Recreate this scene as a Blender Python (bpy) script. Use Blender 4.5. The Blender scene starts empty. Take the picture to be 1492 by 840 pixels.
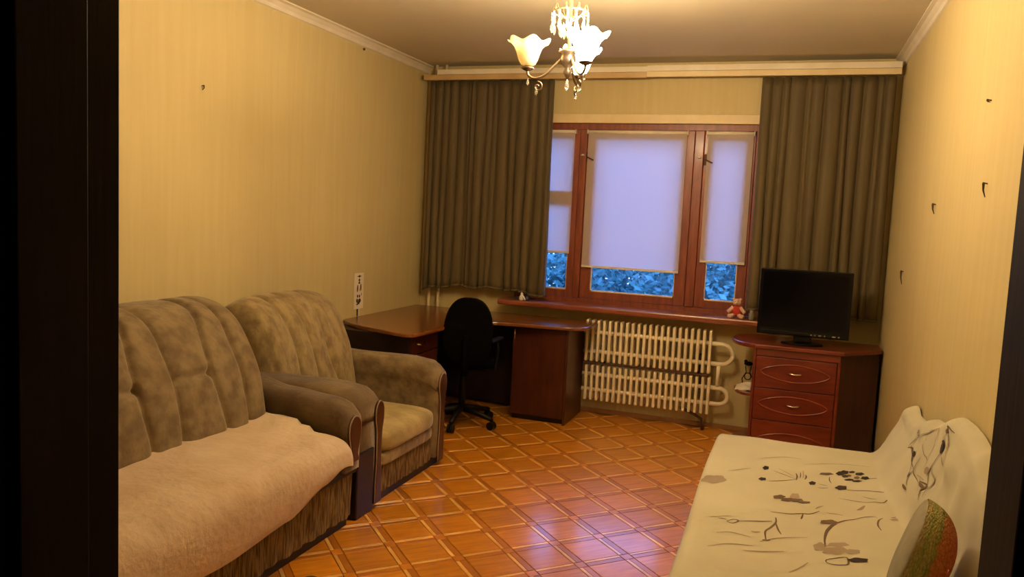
import bpy, bmesh, math, random
from mathutils import Vector, Matrix, noise
S = bpy.context.scene
COL = S.collection
PI = math.pi
random.seed(7)

# ------------------------------------------------------------------ camera
cam_d = bpy.data.cameras.new('camera')
cam = bpy.data.objects.new('camera', cam_d)
COL.objects.link(cam)
S.camera = cam
cam_d.sensor_width = 36.0
cam_d.lens = 1153.18 / 1492 * 36.0
cam_d.clip_start = 0.02
cam_d.clip_end = 200
_a, _b, _g = 0.336117, -0.0941873, 0.0481260
cam.matrix_world = Matrix.Translation((0, 0, 1.55)) @ (Matrix.Rotation(_a, 4, 'Z') @ Matrix.Rotation(PI / 2, 4, 'X')
                    @ Matrix.Rotation(_b, 4, 'X') @ Matrix.Rotation(_g, 4, 'Z'))

# ------------------------------------------------------------------ sky: a blue evening
W = bpy.data.worlds.new('dusk'); S.world = W; W.use_nodes = True
nt = W.node_tree; nt.nodes.clear()
tc = nt.nodes.new('ShaderNodeTexCoord'); sp = nt.nodes.new('ShaderNodeSeparateXYZ')
rp = nt.nodes.new('ShaderNodeValToRGB'); bg = nt.nodes.new('ShaderNodeBackground'); ow = nt.nodes.new('ShaderNodeOutputWorld')
nt.links.new(tc.outputs['Generated'], sp.inputs[0]); nt.links.new(sp.outputs['Z'], rp.inputs[0])
rp.color_ramp.elements[0].position = 0.0; rp.color_ramp.elements[0].color = (0.24, 0.40, 1.0, 1)
rp.color_ramp.elements[1].position = 1.0; rp.color_ramp.elements[1].color = (0.17, 0.31, 0.95, 1)
nt.links.new(rp.outputs[0], bg.inputs[0]); bg.inputs[1].default_value = 3.3
nt.links.new(bg.outputs[0], ow.inputs[0])

S.view_settings.view_transform = 'Standard'
S.view_settings.look = 'None'
S.view_settings.gamma = 1.0
S.view_settings.use_curve_mapping = False
S.view_settings.exposure = 1.12

LAMP = (1.0, 0.74, 0.42)       # colour of the lit bulbs
LAMP_W = 30.0                  # watts in each lit shade
SHADE_E = 28.0                 # glow of the lit glass

# ------------------------------------------------------------------ materials
def new_mat(name):
    m = bpy.data.materials.new(name); m.use_nodes = True
    n = m.node_tree; b = n.nodes['Principled BSDF']
    return m, n, b

def mat(name, c1, c2=None, rough=0.6, scale=8.0, stretch=(1, 1, 1), bump=0.0, bscale=None, metal=0.0, spec=0.5,
        sheen=0.0, coat=0.0, rnd=0.0, lo=0.35, hi=0.65, detail=4.0, rot=(0, 0, 0), coatr=0.15):
    m, n, b = new_mat(name)
    b.inputs['Roughness'].default_value = rough
    b.inputs['Metallic'].default_value = metal
    b.inputs['Specular IOR Level'].default_value = spec
    b.inputs['Sheen Weight'].default_value = sheen
    b.inputs['Sheen Roughness'].default_value = 0.4
    b.inputs['Coat Weight'].default_value = coat
    b.inputs['Coat Roughness'].default_value = coatr
    t = n.nodes.new('ShaderNodeTexCoord'); mp = n.nodes.new('ShaderNodeMapping')
    mp.inputs['Scale'].default_value = stretch
    mp.inputs['Rotation'].default_value = rot
    n.links.new(t.outputs['Object'], mp.inputs[0])
    no = n.nodes.new('ShaderNodeTexNoise'); no.inputs['Scale'].default_value = scale; no.inputs['Detail'].default_value = detail
    n.links.new(mp.outputs[0], no.inputs['Vector'])
    if c2 is None: c2 = tuple(x * 0.85 for x in c1)
    r = n.nodes.new('ShaderNodeValToRGB')
    r.color_ramp.elements[0].position = lo; r.color_ramp.elements[0].color = (*c2, 1)
    r.color_ramp.elements[1].position = hi; r.color_ramp.elements[1].color = (*c1, 1)
    n.links.new(no.outputs['Fac'], r.inputs[0])
    out = r.outputs[0]
    if rnd:
        oi = n.nodes.new('ShaderNodeObjectInfo'); hs = n.nodes.new('ShaderNodeHueSaturation')
        ma = n.nodes.new('ShaderNodeMapRange'); ma.inputs['To Min'].default_value = 1 - rnd; ma.inputs['To Max'].default_value = 1 + rnd
        n.links.new(oi.outputs['Random'], ma.inputs['Value']); n.links.new(ma.outputs[0], hs.inputs['Value'])
        n.links.new(out, hs.inputs['Color']); out = hs.outputs[0]
        ad = n.nodes.new('ShaderNodeVectorMath'); ad.operation = 'ADD'
        cb = n.nodes.new('ShaderNodeCombineXYZ'); mu = n.nodes.new('ShaderNodeMath'); mu.operation = 'MULTIPLY'; mu.inputs[1].default_value = 37
        n.links.new(oi.outputs['Random'], mu.inputs[0])
        n.links.new(mu.outputs[0], cb.inputs[0]); n.links.new(t.outputs['Object'], ad.inputs[0]); n.links.new(cb.outputs[0], ad.inputs[1])
        n.links.new(ad.outputs[0], mp.inputs[0])
    n.links.new(out, b.inputs['Base Color'])
    if bump:
        n2 = n.nodes.new('ShaderNodeTexNoise'); n2.inputs['Scale'].default_value = bscale or scale * 3; n2.inputs['Detail'].default_value = 3
        n.links.new(mp.outputs[0], n2.inputs['Vector'])
        bp = n.nodes.new('ShaderNodeBump'); bp.inputs['Strength'].default_value = bump; bp.inputs['Distance'].default_value = 0.01
        n.links.new(n2.outputs['Fac'], bp.inputs['Height']); n.links.new(bp.outputs[0], b.inputs['Normal'])
    return m

def flat(name, c, rough=0.5, metal=0.0, spec=0.5, emit=None, es=0.0):
    m, n, b = new_mat(name)
    b.inputs['Base Color'].default_value = (*c, 1); b.inputs['Roughness'].default_value = rough
    b.inputs['Metallic'].default_value = metal; b.inputs['Specular IOR Level'].default_value = spec
    if emit:
        b.inputs['Emission Color'].default_value = (*emit, 1); b.inputs['Emission Strength'].default_value = es
    return m

M = {}
M['wall'] = mat('wallpaper', (0.585, 0.475, 0.232), (0.555, 0.445, 0.212), 0.62, 5, (6, 6, 0.35), 0.12, 60, spec=0.3)
M['ceiling'] = mat('ceiling_paint', (0.62, 0.55, 0.40), (0.58, 0.51, 0.36), 0.8, 1.2, bump=0.05, bscale=20)
M['trimwhite'] = mat('moulding_white', (0.74, 0.66, 0.52), (0.68, 0.6, 0.45), 0.6)
M['cream'] = mat('cream_board', (0.72, 0.58, 0.33), (0.66, 0.52, 0.28), 0.5)
M['pelmet'] = mat('pelmet_board', (0.55, 0.38, 0.18), (0.48, 0.32, 0.14), 0.5)
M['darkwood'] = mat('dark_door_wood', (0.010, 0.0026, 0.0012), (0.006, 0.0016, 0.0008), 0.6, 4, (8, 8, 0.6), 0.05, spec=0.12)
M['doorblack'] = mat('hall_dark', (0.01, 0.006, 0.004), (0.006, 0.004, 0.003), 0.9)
M['grout'] = mat('floor_joint', (0.28, 0.095, 0.010), (0.22, 0.07, 0.007), 0.45, coat=0.2)
M['psq'] = mat('parquet_amber', (0.69, 0.258, 0.010), (0.53, 0.178, 0.005), 0.36, 5, (1, 9, 1), 0.10, 12, coat=0.8, coatr=0.17, rnd=0.14, rot=(0, 0, PI / 4))
M['plight'] = mat('parquet_pale', (0.95, 0.56, 0.17), (0.70, 0.33, 0.05), 0.33, 6, coat=0.8, coatr=0.17, rnd=0.12)
M['pdark'] = mat('parquet_red_brown', (0.52, 0.172, 0.008), (0.43, 0.134, 0.005), 0.36, 6, coat=0.8, coatr=0.17, rnd=0.14)
M['pnode'] = mat('parquet_node', (0.64, 0.225, 0.012), (0.54, 0.175, 0.008), 0.36, 8, coat=0.8, coatr=0.17, rnd=0.14)
M['redwood'] = mat('window_varnished_wood', (0.26, 0.060, 0.024), (0.17, 0.034, 0.014), 0.45, 5, (7, 7, 1), 0.05, coat=0.08)
M['sill'] = mat('sill_wood', (0.30, 0.085, 0.042), (0.22, 0.055, 0.027), 0.28, 4, (1, 8, 8), coat=0.4)
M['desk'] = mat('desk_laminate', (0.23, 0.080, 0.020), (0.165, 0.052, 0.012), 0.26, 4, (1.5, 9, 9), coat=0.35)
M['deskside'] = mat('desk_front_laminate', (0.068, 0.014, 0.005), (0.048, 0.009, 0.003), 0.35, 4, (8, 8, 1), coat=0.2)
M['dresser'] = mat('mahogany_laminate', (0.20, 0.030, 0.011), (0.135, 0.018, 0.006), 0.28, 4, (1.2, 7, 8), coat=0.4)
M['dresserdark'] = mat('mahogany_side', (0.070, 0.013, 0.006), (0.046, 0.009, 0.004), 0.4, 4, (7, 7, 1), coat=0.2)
M['moulding'] = mat('mahogany_moulding', (0.27, 0.050, 0.020), (0.20, 0.032, 0.013), 0.22, 5, coat=0.5)
M['chrome'] = flat('chrome', (0.75, 0.70, 0.62), 0.22, 1.0)
M['black'] = mat('black_plastic', (0.006, 0.005, 0.005), (0.003, 0.003, 0.003), 0.45, spec=0.25)
M['blackcloth'] = mat('black_upholstery', (0.0045, 0.0035, 0.0028), (0.0022, 0.0018, 0.0016), 0.95, 40, bump=0.2, spec=0.05)
M['screen'] = flat('screen_glass', (0.0015, 0.0015, 0.003), 0.16, spec=0.22)
M['bezel'] = flat('gloss_black_bezel', (0.003, 0.003, 0.004), 0.22, spec=0.3)
M['radiator'] = mat('radiator_enamel', (0.88, 0.78, 0.58), (0.80, 0.69, 0.48), 0.42, 10)
M['pipewhite'] = mat('pipe_enamel', (0.80, 0.68, 0.46), (0.7, 0.58, 0.36), 0.4, 10)
M['rust'] = mat('old_iron', (0.10, 0.035, 0.015), (0.06, 0.02, 0.01), 0.7)
M['velour'] = mat('brown_velour', (0.265, 0.195, 0.108), (0.165, 0.112, 0.062), 0.85, 14, (1, 1, 1), 0.35, 45, sheen=0.35, lo=0.36, hi=0.62, detail=6, spec=0.2)
M['velour2'] = mat('grey_gold_velour', (0.36, 0.270, 0.135), (0.215, 0.150, 0.078), 0.85, 15, (1, 1.3, .8), 0.4, 45, sheen=0.35, lo=0.36, hi=0.62, detail=6, spec=0.2)
M['armvel'] = mat('arm_velour_worn', (0.21, 0.145, 0.075), (0.085, 0.052, 0.030), 0.85, 4, (1, 1, 1), 0.35, 50, sheen=0.4, lo=0.34, hi=0.66, detail=5, spec=0.2)
M['seatvel'] = mat('seat_velour', (0.46, 0.355, 0.155), (0.30, 0.22, 0.09), 0.85, 8, (1, 1, 1), 0.35, 50, sheen=0.35, spec=0.2)
M['stripe'] = mat('ribbed_front_fabric', (0.27, 0.19, 0.09), (0.10, 0.058, 0.028), 0.85, 12, (9, 9, 0.9), 0.6, 12, lo=0.40, hi=0.60, spec=0.2)
M['plinth'] = mat('dark_plinth_and_shade', (0.020, 0.008, 0.006), (0.012, 0.005, 0.004), 0.5)
M['armwood'] = mat('dark_red_lacquer', (0.060, 0.012, 0.008), (0.035, 0.007, 0.005), 0.3, 6, (8, 8, 1), coat=0.4)
M['gloss'] = mat('black_side_panel', (0.016, 0.009, 0.007), (0.010, 0.006, 0.004), 0.35)
M['piping'] = mat('pale_piping', (0.36, 0.25, 0.18), (0.28, 0.19, 0.13), 0.6)
M['plush'] = mat('pink_beige_plush', (0.66, 0.525, 0.405), (0.55, 0.405, 0.285), 0.95, 4.5, (1, 1, 1), 0.5, 32, sheen=0.3, lo=0.3, hi=0.7, detail=5, spec=0.1)
M['throw'] = mat('white_throw', (0.58, 0.54, 0.41), (0.53, 0.49, 0.365), 0.9, 3, bump=0.12, bscale=22, spec=0.1)
M['inkdark'] = mat('print_dark_brown', (0.050, 0.030, 0.018), (0.025, 0.014, 0.010), 0.9)
M['inkmid'] = mat('print_brown', (0.18, 0.115, 0.070), (0.13, 0.08, 0.05), 0.9)
M['inkpale'] = mat('print_taupe', (0.37, 0.29, 0.205), (0.32, 0.24, 0.17), 0.9)
M['curtain'] = mat('olive_brown_curtain', (0.140, 0.102, 0.043), (0.105, 0.073, 0.030), 0.62, 3, (8, 8, 0.3), 0.1, 40, sheen=0.15, spec=0.35)
M['leaf'] = mat('leaf', (0.10, 0.31, 0.30), (0.05, 0.18, 0.19), 0.6, 3)
M['bark'] = mat('bark', (0.10, 0.07, 0.05), (0.05, 0.035, 0.025), 0.9, 10, bump=0.4)
M['lawn'] = mat('lawn', (0.07, 0.14, 0.07), (0.04, 0.08, 0.04), 0.95, 2)
M['facade'] = mat('outer_wall', (0.35, 0.33, 0.3), (0.3, 0.28, 0.25), 0.9)
M['bronze'] = mat('chandelier_bronze', (0.30, 0.22, 0.15), (0.2, 0.14, 0.09), 0.3, metal=0.85)
M['bear'] = mat('cream_pink_plush', (0.78, 0.52, 0.40), (0.66, 0.40, 0.30), 0.95, 30, bump=0.4)
M['red'] = mat('red_cloth', (0.60, 0.05, 0.025), (0.45, 0.03, 0.018), 0.8)
M['paper'] = mat('white_paper', (0.80, 0.70, 0.58), (0.75, 0.64, 0.50), 0.8)
M['ink'] = flat('black_ink', (0.03, 0.015, 0.01), 0.8)
M['white'] = mat('white_glaze', (0.80, 0.76, 0.74), (0.72, 0.68, 0.66), 0.35)
M['navy'] = mat('navy_glaze', (0.02, 0.02, 0.05), (0.01, 0.01, 0.03), 0.3)
M['jar'] = mat('grey_green_glass_paint', (0.30, 0.27, 0.18), (0.2, 0.18, 0.12), 0.3)
M['felt'] = mat('dark_felt', (0.045, 0.028, 0.016), (0.03, 0.018, 0.01), 0.95, 20, bump=0.4)
M['nail'] = flat('dark_nail', (0.06, 0.04, 0.025), 0.6, 0.4)
M['cushback'] = mat('grey_cushion_back', (0.30, 0.27, 0.19), (0.24, 0.21, 0.145), 0.9, 12, bump=0.2)

def curtain_translucent(m, w):
    n = m.node_tree; b = n.nodes['Principled BSDF']; o = n.nodes['Material Output']
    tr = n.nodes.new('ShaderNodeBsdfTranslucent'); mx = n.nodes.new('ShaderNodeMixShader'); mx.inputs[0].default_value = w
    src = b.inputs['Base Color'].links[0].from_socket
    n.links.new(src, tr.inputs[0]); n.links.new(b.outputs[0], mx.inputs[1]); n.links.new(tr.outputs[0], mx.inputs[2]); n.links.new(mx.outputs[0], o.inputs[0])
curtain_translucent(M['curtain'], 0.12)
curtain_translucent(M['leaf'], 0.25)

def blind_mat():
    m, n, b = new_mat('blind_fabric')
    b.inputs['Base Color'].default_value = (0.70, 0.60, 0.50, 1); b.inputs['Roughness'].default_value = 0.85
    tr = n.nodes.new('ShaderNodeBsdfTranslucent'); tr.inputs[0].default_value = (0.88, 0.80, 0.80, 1)
    mx = n.nodes.new('ShaderNodeMixShader'); mx.inputs[0].default_value = 0.52
    t = n.nodes.new('ShaderNodeTexCoord'); no = n.nodes.new('ShaderNodeTexNoise'); no.inputs['Scale'].default_value = 300
    n.links.new(t.outputs['Object'], no.inputs['Vector'])
    bp = n.nodes.new('ShaderNodeBump'); bp.inputs['Strength'].default_value = 0.1; bp.inputs['Distance'].default_value = 0.002
    n.links.new(no.outputs['Fac'], bp.inputs['Height']); n.links.new(bp.outputs[0], b.inputs['Normal'])
    n.links.new(b.outputs[0], mx.inputs[1]); n.links.new(tr.outputs[0], mx.inputs[2]); n.links.new(mx.outputs[0], n.nodes['Material Output'].inputs[0])
    return m
M['blind'] = blind_mat()

def glass_mat():
    m, n, b = new_mat('window_glass')
    tr = n.nodes.new('ShaderNodeBsdfTransparent'); gl = n.nodes.new('ShaderNodeBsdfGlossy'); gl.inputs['Roughness'].default_value = 0.02
    fr = n.nodes.new('ShaderNodeFresnel'); fr.inputs[0].default_value = 1.45
    tr.inputs[0].default_value = (0.94, 0.97, 0.98, 1)
    mx = n.nodes.new('ShaderNodeMixShader'); n.links.new(fr.outputs[0], mx.inputs[0])
    n.links.new(tr.outputs[0], mx.inputs[1]); n.links.new(gl.outputs[0], mx.inputs[2]); n.links.new(mx.outputs[0], n.nodes['Material Output'].inputs[0])
    return m
M['glass'] = glass_mat()
M['shade_off'] = flat('frosted_glass_unlit', (0.86, 0.80, 0.62), 0.35)
_n = M['shade_off'].node_tree; _tr = _n.nodes.new('ShaderNodeBsdfTranslucent'); _tr.inputs[0].default_value = (0.9, 0.84, 0.66, 1)
_mx = _n.nodes.new('ShaderNodeMixShader'); _mx.inputs[0].default_value = 0.5
_n.links.new(_n.nodes['Principled BSDF'].outputs[0], _mx.inputs[1]); _n.links.new(_tr.outputs[0], _mx.inputs[2]); _n.links.new(_mx.outputs[0], _n.nodes['Material Output'].inputs[0])
M['shade_on'] = flat('frosted_glass_lit', (0.9, 0.85, 0.75), 0.4, emit=(1.0, 0.82, 0.54), es=SHADE_E)
M['crystal'] = flat('cut_glass', (0.95, 0.9, 0.78), 0.05)
M['crystal'].node_tree.nodes['Principled BSDF'].inputs['Transmission Weight'].default_value = 0.85

def knit_mat():
    m, n, b = new_mat('knit_patchwork'); b.inputs['Roughness'].default_value = 0.95
    t = n.nodes.new('ShaderNodeTexCoord'); s = n.nodes.new('ShaderNodeSeparateXYZ'); n.links.new(t.outputs['Generated'], s.inputs[0])
    inv = n.nodes.new('ShaderNodeMath'); inv.operation = 'SUBTRACT'; inv.inputs[0].default_value = 1.0; n.links.new(s.outputs['Z'], inv.inputs[1])
    no = n.nodes.new('ShaderNodeTexNoise'); no.inputs['Scale'].default_value = 9; n.links.new(t.outputs['Generated'], no.inputs['Vector'])
    ma = n.nodes.new('ShaderNodeMath'); ma.operation = 'MULTIPLY_ADD'; ma.inputs[1].default_value = 0.25; n.links.new(no.outputs['Fac'], ma.inputs[0]); n.links.new(inv.outputs[0], ma.inputs[2])
    r = n.nodes.new('ShaderNodeValToRGB'); e = r.color_ramp.elements
    e[0].position = 0.10; e[0].color = (0.55, 0.42, 0.20, 1); e[1].position = 0.95; e[1].color = (0.55, 0.13, 0.05, 1)
    for p, c in ((0.32, (0.36, 0.40, 0.10, 1)), (0.42, (0.55, 0.46, 0.16, 1)), (0.52, (0.30, 0.34, 0.09, 1)), (0.60, (0.62, 0.22, 0.07, 1))):
        x = e.new(p); x.color = c
    n.links.new(ma.outputs[0], r.inputs[0])
    ck = n.nodes.new('ShaderNodeTexVoronoi'); ck.inputs['Scale'].default_value = 26; n.links.new(t.outputs['Generated'], ck.inputs['Vector'])
    mx = n.nodes.new('ShaderNodeMix'); mx.data_type = 'RGBA'; mx.blend_type = 'MULTIPLY'; mx.inputs[0].default_value = 0.6
    rr = n.nodes.new('ShaderNodeValToRGB'); rr.color_ramp.elements[0].color = (1, 1, 1, 1); rr.color_ramp.elements[1].color = (0.35, 0.3, 0.2, 1); rr.color_ramp.elements[1].position = 0.7
    n.links.new(ck.outputs['Distance'], rr.inputs[0]); n.links.new(r.outputs[0], mx.inputs[6]); n.links.new(rr.outputs[0], mx.inputs[7])
    n.links.new(mx.outputs[2], b.inputs['Base Color'])
    bp = n.nodes.new('ShaderNodeBump'); bp.inputs['Strength'].default_value = 0.8; bp.inputs['Distance'].default_value = 0.01; bp.invert = True
    n.links.new(ck.outputs['Distance'], bp.inputs['Height']); n.links.new(bp.outputs[0], b.inputs['Normal'])
    return m
M['knit'] = knit_mat()

# ------------------------------------------------------------------ helpers (all geometry is given in room coordinates)
ORG = {}
def obj(name, bm, m, parent=None, label=None, cat=None, group=None, kind=None, smooth=False, org=None, mods=None):
    me = bpy.data.meshes.new(name)
    bmesh.ops.recalc_face_normals(bm, faces=bm.faces)
    if parent is not None: o0 = ORG[parent.name_full]
    elif org is not None: o0 = Vector(org)
    else:
        xs = [v.co for v in bm.verts]
        o0 = Vector(((min(v.x for v in xs) + max(v.x for v in xs)) / 2, (min(v.y for v in xs) + max(v.y for v in xs)) / 2, min(v.z for v in xs)))
    for v in bm.verts: v.co -= o0
    bm.to_mesh(me); bm.free()
    if smooth:
        for p in me.polygons: p.use_smooth = True
    for mm in (m if isinstance(m, (list, tuple)) else [m]): me.materials.append(mm)
    o = bpy.data.objects.new(name, me); COL.objects.link(o)
    ORG[o.name_full] = o0
    if parent is not None: o.parent = parent
    else: o.location = o0
    tag(o, label, cat, group, kind)
    return o
def tag(o, label=None, cat=None, group=None, kind=None):
    if label: o['label'] = label
    if cat: o['category'] = cat
    if group: o['group'] = group
    if kind: o['kind'] = kind
def thing(name, loc, label, cat, group=None, kind=None):
    o = bpy.data.objects.new(name, None); COL.objects.link(o); o.location = loc; o.empty_display_size = 0.1
    ORG[o.name_full] = Vector(loc); tag(o, label, cat, group, kind)
    return o
class BMX:
    pass
def B():
    bm = bmesh.new(); return bm
def box(bm, x0, x1, y0, y1, z0, z1, bev=0.0, seg=2):
    t = bmesh.new()
    bmesh.ops.create_cube(t, size=1.0)
    for v in t.verts:
        v.co = Vector(((x0 + x1) / 2 + v.co.x * (x1 - x0), (y0 + y1) / 2 + v.co.y * (y1 - y0), (z0 + z1) / 2 + v.co.z * (z1 - z0)))
    if bev: bmesh.ops.bevel(t, geom=list(t.edges), offset=bev, segments=seg, profile=0.5, affect='EDGES')
    merge(bm, t); return bm
def merge(bm, t, mx=None):
    me = bpy.data.meshes.new('tmp')
    if mx is not None: bmesh.ops.transform(t, matrix=mx, verts=t.verts)
    t.to_mesh(me); t.free(); bm.from_mesh(me); bpy.data.meshes.remove(me)
def prism(bm, poly, z0, z1, bev=0.0):
    t = bmesh.new()
    a = [t.verts.new((x, y, z0)) for x, y in poly]; f = t.faces.new(a)
    r = bmesh.ops.extrude_face_region(t, geom=[f])
    for v in r['geom']:
        if isinstance(v, bmesh.types.BMVert): v.co.z = z1
    if bev: bmesh.ops.bevel(t, geom=[e for e in t.edges if abs(e.verts[0].co.z - e.verts[1].co.z) < 1e-5], offset=bev, segments=2, profile=0.5, affect='EDGES')
    merge(bm, t); return bm
def prism_axis(bm, poly, a0, a1, axis, bev=0.0):
    """poly in (u,v): axis 'Y' -> (x,z) extruded along y; axis 'X' -> (y,z) extruded along x"""
    t = bmesh.new()
    mk = (lambda u, v, w: (u, w, v)) if axis == 'Y' else (lambda u, v, w: (w, u, v))
    a = [t.verts.new(mk(u, v, a0)) for u, v in poly]; b = [t.verts.new(mk(u, v, a1)) for u, v in poly]
    t.faces.new(a); t.faces.new(b[::-1])
    n = len(poly)
    for i in range(n): t.faces.new((a[i], b[i], b[(i + 1) % n], a[(i + 1) % n]))
    bmesh.ops.recalc_face_normals(t, faces=t.faces)
    if bev: bmesh.ops.bevel(t, geom=[e for e in t.edges if (e.verts[0] in a) == (e.verts[1] in a)], offset=bev, segments=3, profile=0.5, affect='EDGES')
    merge(bm, t); return bm
def tube(bm, pts, r, n=8, closed=False):
    pts = [Vector(p) for p in pts]; rings = []
    N = len(pts); up = None
    for i, p in enumerate(pts):
        if closed: d = pts[(i + 1) % N] - pts[i - 1]
        else: d = pts[min(i + 1, N - 1)] - pts[max(i - 1, 0)]
        d.normalize()
        if up is None: up = Vector((0, 0, 1)) if abs(d.z) < 0.9 else Vector((1, 0, 0))
        s = d.cross(up); s.normalize(); up = s.cross(d); up.normalize()
        rr = r[i] if isinstance(r, (list, tuple)) else r
        rings.append([bm.verts.new(p + (s * math.cos(a) + up * math.sin(a)) * rr) for a in [2 * PI * k / n for k in range(n)]])
    for i in range(N if closed else N - 1):
        A, C = rings[i], rings[(i + 1) % N]
        for k in range(n): bm.faces.new((A[k], A[(k + 1) % n], C[(k + 1) % n], C[k]))
    if not closed:
        bm.faces.new(rings[0][::-1]); bm.faces.new(rings[-1])
    return bm
def lathe(bm, prof, c, n=24, capa=True, capb=True, mod=None):
    """prof: list of (radius, z) ; c centre (x,y,z0)"""
    rings = []
    for r, z in prof:
        ring = []
        for k in range(n):
            a = 2 * PI * k / n
            rr, zz = (r, z) if mod is None else mod(r, z, a)
            ring.append(bm.verts.new((c[0] + rr * math.cos(a), c[1] + rr * math.sin(a), c[2] + zz)))
        rings.append(ring)
    for A, C in zip(rings, rings[1:]):
        for k in range(n): bm.faces.new((A[k], A[(k + 1) % n], C[(k + 1) % n], C[k]))
    if capa: bm.faces.new(rings[0][::-1])
    if capb: bm.faces.new(rings[-1])
    return bm
def ball(bm, c, r, u=16, v=10):
    t = bmesh.new(); bmesh.ops.create_uvsphere(t, u_segments=u, v_segments=v, radius=1)
    r = r if isinstance(r, (list, tuple)) else (r, r, r)
    merge(bm, t, Matrix.Translation(c) @ Matrix.Diagonal((*r, 1)))
    return bm
def grid(bm, fn, nu, nv, closed_u=False):
    P = [[bm.verts.new(fn(i / (nu - (0 if closed_u else 1)), j / (nv - 1))) for j in range(nv)] for i in range(nu)]
    for i in range(nu if closed_u else nu - 1):
        for j in range(nv - 1):
            bm.faces.new((P[i][j], P[(i + 1) % nu][j], P[(i + 1) % nu][j + 1], P[i][j + 1]))
    return P
def lerp(a, b, t): return a + (b - a) * t
def interp(tab, x):
    if x <= tab[0][0]: return tab[0][1]
    for (a, va), (b, vb) in zip(tab, tab[1:]):
        if x <= b:
            t = (x - a) / (b - a); t = t * t * (3 - 2 * t); return va + (vb - va) * t
    return tab[-1][1]
def polyat(pts, t):
    """point at fraction t of a polyline of tuples, smoothed by Catmull-Rom"""
    n = len(pts) - 1; s = min(max(t, 0), 1) * n; i = min(int(s), n - 1); f = s - i
    p0 = Vector(pts[max(i - 1, 0)]); p1 = Vector(pts[i]); p2 = Vector(pts[i + 1]); p3 = Vector(pts[min(i + 2, n)])
    return 0.5 * ((2 * p1) + (p2 - p0) * f + (2 * p0 - 5 * p1 + 4 * p2 - p3) * f * f + (-p0 + 3 * p1 - 3 * p2 + p3) * f ** 3)
def solidify(o, th, off=-1):
    md = o.modifiers.new('thickness', 'SOLIDIFY'); md.thickness = th; md.offset = off
def subsurf(o, l=1):
    md = o.modifiers.new('smooth', 'SUBSURF'); md.levels = l; md.render_levels = l

XL, XR, D, H = -2.97, 0.635, 6.12, 2.735
YF = 0.70

# ------------------------------------------------------------------ room shell
def struct(name, bm, m, label=None, parent=None, smooth=False):
    return obj(name, bm, m, parent, label, kind='structure' if parent is None else None, smooth=smooth)
floor = struct('floor', box(B(), XL - .1, XR + .1, YF - .12, D + .25, -0.10, -0.004), M['grout'], 'glossy orange parquet floor of framed diagonal squares')
struct('ceiling', box(B(), XL - .1, XR + .1, YF - .12, D + .25, H, H + .1), M['ceiling'], 'beige painted ceiling')
struct('wall_left', box(B(), XL - .1, XL, YF - .12, D + .25, -.1, H), M['wall'], 'yellow beige papered wall behind the brown sofa')
struct('wall_right', box(B(), XR, XR + .1, YF - .12, D + .25, -.1, H), M['wall'], 'yellow papered wall beside the white-covered bed')
WX0, WX1, WZ0, WZ1 = -2.12, -0.225, 0.83, 2.285
bm = B()
box(bm, XL, WX0, D, D + .25, -.1, H); box(bm, WX1, XR, D, D + .25, -.1, H)
box(bm, WX0, WX1, D, D + .25, -.1, WZ0); box(bm, WX0, WX1, D, D + .25, WZ1, H)
struct('wall_back', bm, M['wall'], 'yellow papered wall around the wooden window')
OX0, OX1, OZ = -0.727, 0.161, 2.10
bm = B()
box(bm, XL, OX0 - .03, YF - .12, YF, -.1, H); box(bm, OX1 + .03, XR, YF - .12, YF, -.1, H); box(bm, OX0 - .03, OX1 + .03, YF - .12, YF, OZ + .03, H)
struct('wall_front', bm, M['wall'], 'papered wall holding the dark doorway')
# door frame of the doorway the picture looks through
dr = thing('door_1', (OX0, YF - .06, 0), 'dark brown wooden doorway framing the view', None, kind='structure')
for nm, (a, b) in (('jamb', (OX0 - .03, OX0)), ('jamb', (OX1, OX1 + .03))):
    bm = box(B(), a, b, YF - .13, YF + .008, 0, OZ + .03, .002); 
    s = 1 if a < -.5 else -1
    x0 = OX0 if s == 1 else OX1
    box(bm, min(x0, x0 + s * -.0), max(x0, x0 + s * .012) if s == 1 else x0, YF - .13, YF - .045, 0, OZ, .002) if s == 1 else box(bm, x0 - .012, x0, YF - .13, YF - .045, 0, OZ, .002)
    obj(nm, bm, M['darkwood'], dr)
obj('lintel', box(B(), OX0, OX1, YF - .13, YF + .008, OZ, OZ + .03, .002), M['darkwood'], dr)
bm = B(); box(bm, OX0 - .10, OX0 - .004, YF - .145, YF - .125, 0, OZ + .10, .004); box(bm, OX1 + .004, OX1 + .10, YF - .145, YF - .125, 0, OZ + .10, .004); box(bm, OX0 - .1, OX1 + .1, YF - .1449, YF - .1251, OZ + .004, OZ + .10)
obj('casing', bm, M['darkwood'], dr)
# unlit hall behind the viewer
bm = B(); box(bm, -1.6, -1.5, -1.5, YF - .12, -.1, H); box(bm, 1.5, 1.6, -1.5, YF - .12, -.1, H); box(bm, -1.6, 1.6, -1.6, -1.5, -.1, H); box(bm, XR + .1, 1.6, YF - .12, YF - .02, -.1, H)
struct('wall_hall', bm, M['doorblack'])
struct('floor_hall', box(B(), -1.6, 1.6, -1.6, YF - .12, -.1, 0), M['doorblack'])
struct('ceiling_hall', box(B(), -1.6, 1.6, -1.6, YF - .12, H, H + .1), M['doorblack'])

# ceiling mouldings
def cove(s, x):
    return [(x, H), (x + s * .055, H), (x + s * .055, H - .008), (x + s * .035, H - .014), (x + s * .016, H - .035), (x + s * .010, H - .055), (x, H - .06)]
struct('trim_1', prism_axis(B(), cove(1, XL), YF, D, 'Y'), M['trimwhite'], 'white ceiling moulding along the left wall')
struct('trim_2', prism_axis(B(), cove(-1, XR), YF, D, 'Y'), M['trimwhite'], 'white ceiling moulding along the right wall')
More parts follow.
